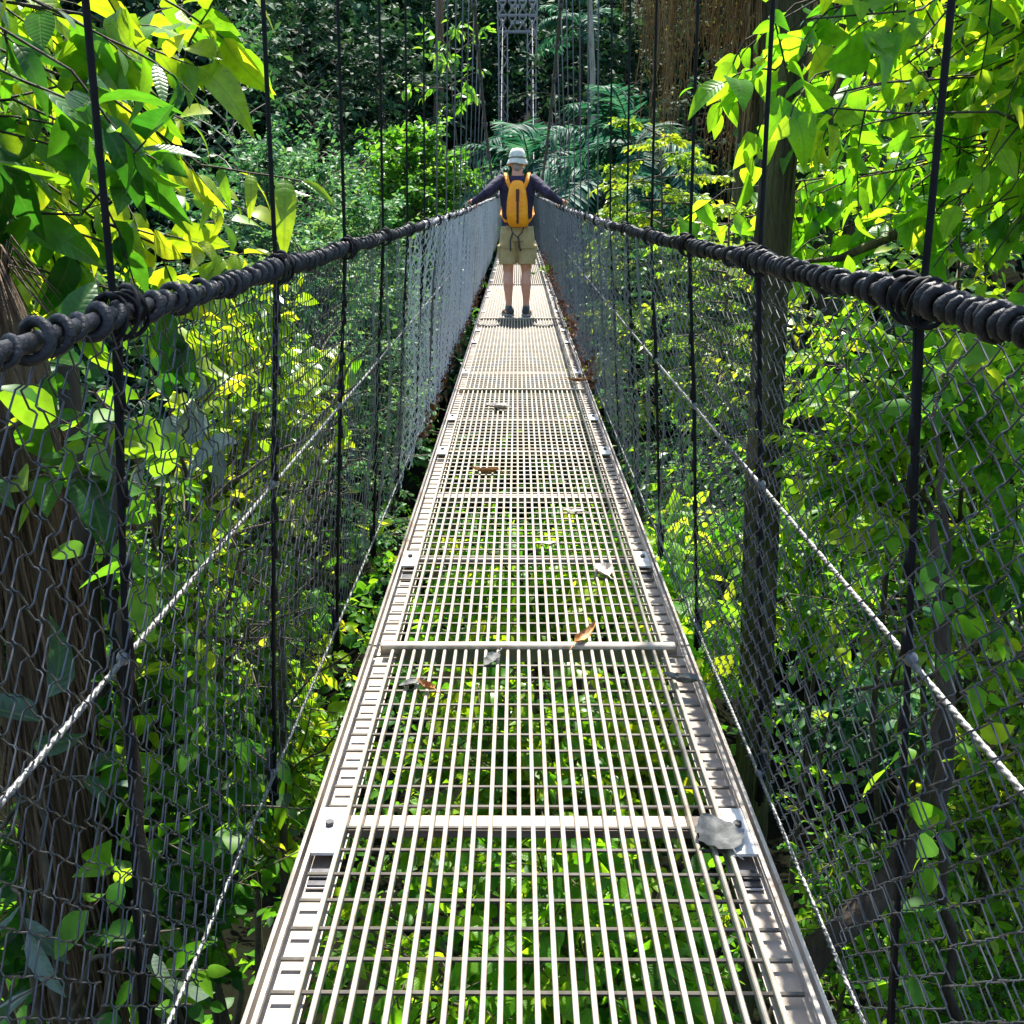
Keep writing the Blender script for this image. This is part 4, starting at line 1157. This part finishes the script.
# palms round the foot of the tower
def palm(label, px, py, d, nf, ln, seed, trunk_r=.09, az0=0, droop=1.0, colr='palm', el=(.2, 1.1)):
    global rng
    rng = np.random.default_rng(seed)
    top = at(px, py, d); z0 = float(ground_z(top.x, top.y)) - .05
    H = top.z - z0
    t = empty('palm_tree', (top.x, top.y, z0)); tag(t, label, 'palm')
    m = MB(); zz = np.linspace(0, H, 8); m.tube(np.stack([.05 * np.sin(zz), 0 * zz, zz], -1), np.linspace(trunk_r * 1.2, trunk_r * .8, 8), 9); m.build('trunk', M_['bark'], t, True)
    for k in range(nf):
        az = az0 + k * 2.39996 + rng.normal(0, .15)
        e = rng.uniform(*el)
        L_ = ln * rng.uniform(.8, 1.12)
        P = bend((0.05 * math.sin(H), 0, H), (math.cos(az) * math.cos(e), math.sin(az) * math.cos(e), math.sin(e)), L_, 14, -1.55 * droop * rng.uniform(.8, 1.15), .012)
        W = MB(); W.tube(P, np.linspace(.022, .006, 15), 5, cap=False)
        f = np.linspace(.14, 1, 34); kk = f * 13.999; i = np.minimum(kk.astype(int), 13); fr = (kk - i)[:, None]
        Q = P[i] * (1 - fr) + P[i + 1] * fr; tg = P[i + 1] - P[i]; tg /= np.linalg.norm(tg, axis=1)[:, None]
        sd = np.cross(tg, [0, 0, 1.0]); sd /= np.linalg.norm(sd, axis=1)[:, None] + 1e-9
        upv = np.cross(sd, tg)
        Lf = Leaves()
        for s in (-1, 1):
            D = sd * s * .95 + tg * .55 + upv * .12 + rng.normal(0, .06, (34, 3))
            Lf.add(Q, D, upv + rng.normal(0, .15, (34, 3)), .30 * L_ * np.sin(PI * (.12 + .8 * f)) ** .6, T_PL, 1.15, .45)
        base = Lf.mesh('frond', G[colr])
        fo = link('frond', base, t)
        W.build('midrib', M_['twig'], fo, True)
palm('teal palm standing in front of the foot of the tower', 528, 168, 30, 15, 2.5, 501, az0=.4)
palm('teal palm just right of the tower, its fronds behind the hanger wires', 562, 160, 33, 14, 2.7, 502, az0=1.1)
palm('spreading teal palm beyond the right rail above the golden shrub', 632, 150, 26, 13, 2.3, 503, az0=2.0)
palm('low palm with drooping fronds beside the right rail near the walker', 603, 185, 24, 9, 2.2, 504, az0=.9, el=(.1, .8), droop=1.3)
palm('tall palm with its crown high right of the tower', 580, 30, 37, 11, 1.7, 505, az0=.2)

# huge rooty tree at upper right
def giant():
    global rng
    rng = np.random.default_rng(601)
    K = 1.41; p = at(795, 200, 19.0); z0 = float(ground_z(p.x, p.y)) - .2
    t = empty('giant_tree', (p.x, p.y, z0)); tag(t, 'huge mossy tree with a curtain of hanging brown roots at upper right', 'tree')
    H = (13.4 - z0) / K; t.scale = (K,) * 3
    m = MB()
    for k in range(15):
        a = k * 2.4; r = .62 * math.sqrt((k + .5) / 15)
        zz = np.linspace(0, H, 16); fl = 1 + .9 * np.exp(-zz / 1.3)
        m.tube(np.stack([r * np.cos(a + zz * .04) * fl + .04 * np.sin(zz * 1.3 + k), r * np.sin(a + zz * .04) * fl + .03 * np.sin(zz * 1.1 + 2 * k), zz], -1), rng.uniform(.16, .26), 10)
    m.build('trunk', M_['moss_bark'], t, True)
    # limb towards the left carrying the root curtain
    b = MB()
    q = at(640, -60, 18.5); e = np.array([q.x - p.x, q.y - p.y, q.z - z0]) / K
    s = np.array([0, 0, e[2] - .6])
    b.tube([s, s * .5 + e * .5 + [0, 0, .25], e], [.3, .2, .1], 10)
    for k in range(8):
        a = rng.uniform(.1, 1.8); h = rng.uniform(.78, 1) * H
        P = bend((0, 0, h), (math.cos(a), math.sin(a), .6), rng.uniform(2, 3.6), 7, -.2, .12); b.tube(P, np.linspace(.16, .04, 8), 8)
    b.build('limb', M_['moss_bark'], t, True)
    r = MB()
    for k in range(300):
        f = rng.uniform(0, 1.05) ** .8
        o = s + (e - s) * f + [0, rng.normal(0, .25), .1 * math.sin(f * 3)]
        clump = .5 + .5 * math.sin(f * 17)
        ln = (1.0 + 1.9 * clump * rng.uniform(.4, 1)) * (1.15 - .3 * f)
        n = 7; zz = np.linspace(0, -ln, n)
        w = rng.normal(0, .07, (n, 2)).cumsum(0) * .6
        r.tube(np.stack([o[0] + w[:, 0], o[1] + w[:, 1], o[2] + zz], -1), np.linspace(rng.uniform(.003, .010), .002, n), 4, cap=False)
    for k in range(420):
        a = rng.uniform(0, 6.3); h = rng.uniform(.45, .98) * H; ln = rng.uniform(.6, 2.4); n = 6
        zz = np.linspace(0, -ln, n); rr = .78 + rng.uniform(0, .12)
        w = rng.normal(0, .03, (n, 2)).cumsum(0)
        r.tube(np.stack([rr * math.cos(a) + w[:, 0], rr * math.sin(a) + w[:, 1], h + zz], -1), np.linspace(rng.uniform(.008, .022), .004, n), 4, cap=False)
    r.build('root_curtain', M_['root'], t, True)
    Lm = Leaves()
    k = 3600; f = rng.uniform(0, 1.05, k) ** .8
    P = s + (e - s) * f[:, None] + np.stack([rng.normal(0, .08, k), rng.normal(0, .3, k), -rng.uniform(0, 2.3, k) * (.5 + .5 * np.sin(f * 17))], -1)
    Lm.add(P, np.array([0, 0, -1.0]) + rng.normal(0, .6, (k, 3)), rand_unit(k), rng.uniform(.018, .05, k), T_LO, 1.0, .3)
    link('moss_tuft', Lm.mesh('moss_tuft', G['rust']), t)
    L = Leaves(); W = MB()
    for k in range(26):
        a = rng.uniform(-.5, 1.2); q = np.array([0, 0, H * rng.uniform(.93, 1.02)]); ln = rng.uniform(2, 4)
        spray(L, W, q, q + [math.cos(a) * ln, math.sin(a) * ln, rng.uniform(.6, 2.2)], 12, 8, .2, T_LO, .03, .4, .05, .6)
    W.build('branch', M_['moss_bark'], t, True); link('crown', L.mesh('crown', G['dull']), t)
giant()

# climbing stems that wind up the nets' outer side
def climber(label, pts, r, mat, seed, leaves=12, size=.07, lm='mid'):
    global rng
    rng = np.random.default_rng(seed)
    P = np.array([A(*p) for p in pts]); k = len(P)
    Pd = np.array([P[i] * (1 - f) + P[i + 1] * f for i in range(k - 1) for f in (0, .25, .5, .75)] + [P[-1]]) + rng.normal(0, .008, (4 * k - 3, 3))
    W = MB(); W.tube(Pd, np.linspace(r, .0025, len(Pd)), 8); L = Leaves()
    for i in range(leaves):
        q = Pd[rng.integers(len(Pd))]
        Tw = bend(q, rng.normal(0, 1, 3), .12, 3, -.2, .1); W.tube(Tw, .0015, 3, cap=False); twig_leaves(L, Tw, 4, size, T_OV, .2, .7, .3, 1, .3, .6)
    wood_leaf('climber', label, 'climbing plant', W, L, M_[mat], G[lm], (0, 0, 0), wname='stem', lname='foliage')
climber('climbing stem rising beside the first hanger on the right', [(955, 1020, 1.75), (945, 900, 1.75), (940, 760, 1.75), (948, 640, 1.8), (940, 520, 1.85), (930, 420, 1.9), (950, 360, 2.0)], .012, 'bark', 701)
climber('dark climbing stem beside the first hanger on the left', [(150, 1010, 1.6), (140, 860, 1.6), (132, 700, 1.6), (122, 560, 1.65), (112, 440, 1.7), (90, 380, 1.75)], .014, 'bark', 702, 10, .08)

def litter():
    global rng
    rng = np.random.default_rng(71)
    L = Leaves()
    for s, n, a, b in ((1, 900, 6.5, 20), (-1, 420, 5, 16)):
        y = rng.uniform(a, b, n) if s < 0 else a + (b - a) * rng.uniform(0, 1, n) ** 1.2
        x = s * (BL - .03 + rng.normal(0, .014, n)) 
        h = np.abs(rng.normal(0, .13 if s > 0 else .03, n)) - .02
        z = np.array([deck_z(v) for v in y]) + h
        x = x - s * .07 * np.clip(h, 0, 1)
        L.add(np.stack([x, y, z], -1), rand_unit(n), rand_unit(n), rng.uniform(.018, .045, n), T_LO, 1.3, .5)
    tag(link('leaf_litter', L.mesh('leaf_litter', G['litter'])), 'reddish brown dead leaves caught along the foot of the nets', 'leaf litter', kind='stuff')
litter()

# far wood: the slope behind reads as one mass
def forest():
    global rng
    rng = np.random.default_rng(88)
    L = Leaves()
    def mass(n, fx, fy, fr, fh, size, per):
        for i in range(n):
            x, y = fx(), fy(); r = fr(); h = fh()
            g = float(ground_z(x, y))
            k = per
            u = rand_unit(k); u[:, 2] = np.abs(u[:, 2]) * 1.2 - .35
            lump = 1 + .25 * np.sin(u[:, 0] * 5 + i) * np.cos(u[:, 1] * 4 + i * 2) + .15 * np.sin(u[:, 2] * 9 + i)
            P = np.array([x, y, g + h * .62]) + u * lump[:, None] * np.array([r, r, h * .42]) * rng.uniform(.55, 1.05, (k, 1)) ** .6
            D = u + rng.normal(0, .7, (k, 3)); D[:, 2] -= .35
            L.add(P, D, np.array([0, 0, .8]) + u * .5 + rng.normal(0, .4, (k, 3)), size * rng.uniform(.6, 1.3, k), T_LO, 1.25, .3, rng.uniform(.1, .75) + rng.normal(0, .15, k))
    mass(90, lambda: rng.uniform(-34, 34), lambda: rng.uniform(46, 84), lambda: rng.uniform(2.2, 4.2), lambda: rng.uniform(8, 16), .42, 1500)
    mass(44, lambda: (1 if rng.random() < .5 else -1) * rng.uniform(8, 26), lambda: rng.uniform(14, 44), lambda: rng.uniform(1.6, 3.0), lambda: rng.uniform(5, 10), .30, 1400)
    mass(34, lambda: rng.uniform(-13, 13), lambda: rng.uniform(46.5, 54), lambda: rng.uniform(1.8, 2.8), lambda: rng.uniform(7, 13), .34, 1700)
    mass(50, lambda: rng.uniform(-34, -6), lambda: rng.uniform(38, 60), lambda: rng.uniform(2, 3.4), lambda: rng.uniform(8, 14), .36, 1500)
    mass(60, lambda: rng.uniform(-14, 14), lambda: rng.uniform(30, 48), lambda: rng.uniform(1.0, 1.8), lambda: rng.uniform(1.8, 3.6), .26, 700)
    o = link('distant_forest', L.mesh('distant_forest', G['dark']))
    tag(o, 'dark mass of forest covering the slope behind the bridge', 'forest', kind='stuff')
forest()

# ------------------------------------------------------------------ camera, sky, sun
cam = bpy.data.cameras.new('camera'); cam.lens = 36; cam.sensor_width = 36; cam.clip_start = .05; cam.clip_end = 2000
co = bpy.data.objects.new('camera', cam); COL.objects.link(co)
co.rotation_euler = (R_(90) - PITCH, 0, R_(.28)); SC.camera = co

SUN_EL, SUN_AZ = R_(60), R_(0.6)      # azimuth from straight ahead (+Y) towards the right (+X)
w = bpy.data.worlds.new('World'); SC.world = w; w.use_nodes = True
nt = w.node_tree; nt.nodes.clear()
o = nt.nodes.new('ShaderNodeOutputWorld'); b = nt.nodes.new('ShaderNodeBackground'); s = nt.nodes.new('ShaderNodeTexSky')
s.sky_type = 'NISHITA'; s.sun_disc = False; s.sun_elevation = SUN_EL; s.sun_rotation = SUN_AZ
s.air_density = 1.2; s.dust_density = 1.0; s.ozone_density = 1.0
nt.links.new(s.outputs[0], b.inputs[0]); b.inputs[1].default_value = .12; nt.links.new(b.outputs[0], o.inputs[0])
sl = bpy.data.lights.new('sun', 'SUN'); sl.energy = 5.0; sl.angle = R_(.5); sl.color = (1, .95, .86)
so = bpy.data.objects.new('sun', sl); COL.objects.link(so)
dv = Vector((math.sin(SUN_AZ) * math.cos(SUN_EL), math.cos(SUN_AZ) * math.cos(SUN_EL), math.sin(SUN_EL)))
so.rotation_euler = dv.to_track_quat('Z', 'Y').to_euler()
so.location = dv * 60

SC.view_settings.view_transform = 'Standard'; SC.view_settings.look = 'None'
SC.view_settings.exposure = 1.55; SC.view_settings.gamma = 1
c = SC.cycles
c.use_denoising = True
c.max_bounces = 6; c.diffuse_bounces = 3; c.glossy_bounces = 2; c.transmission_bounces = 4; c.transparent_max_bounces = 4
c.caustics_reflective = False; c.caustics_refractive = False
c.sample_clamp_indirect = 6.0
print('verts', sum(len(x.data.vertices) for x in SC.objects if x.type == 'MESH'))
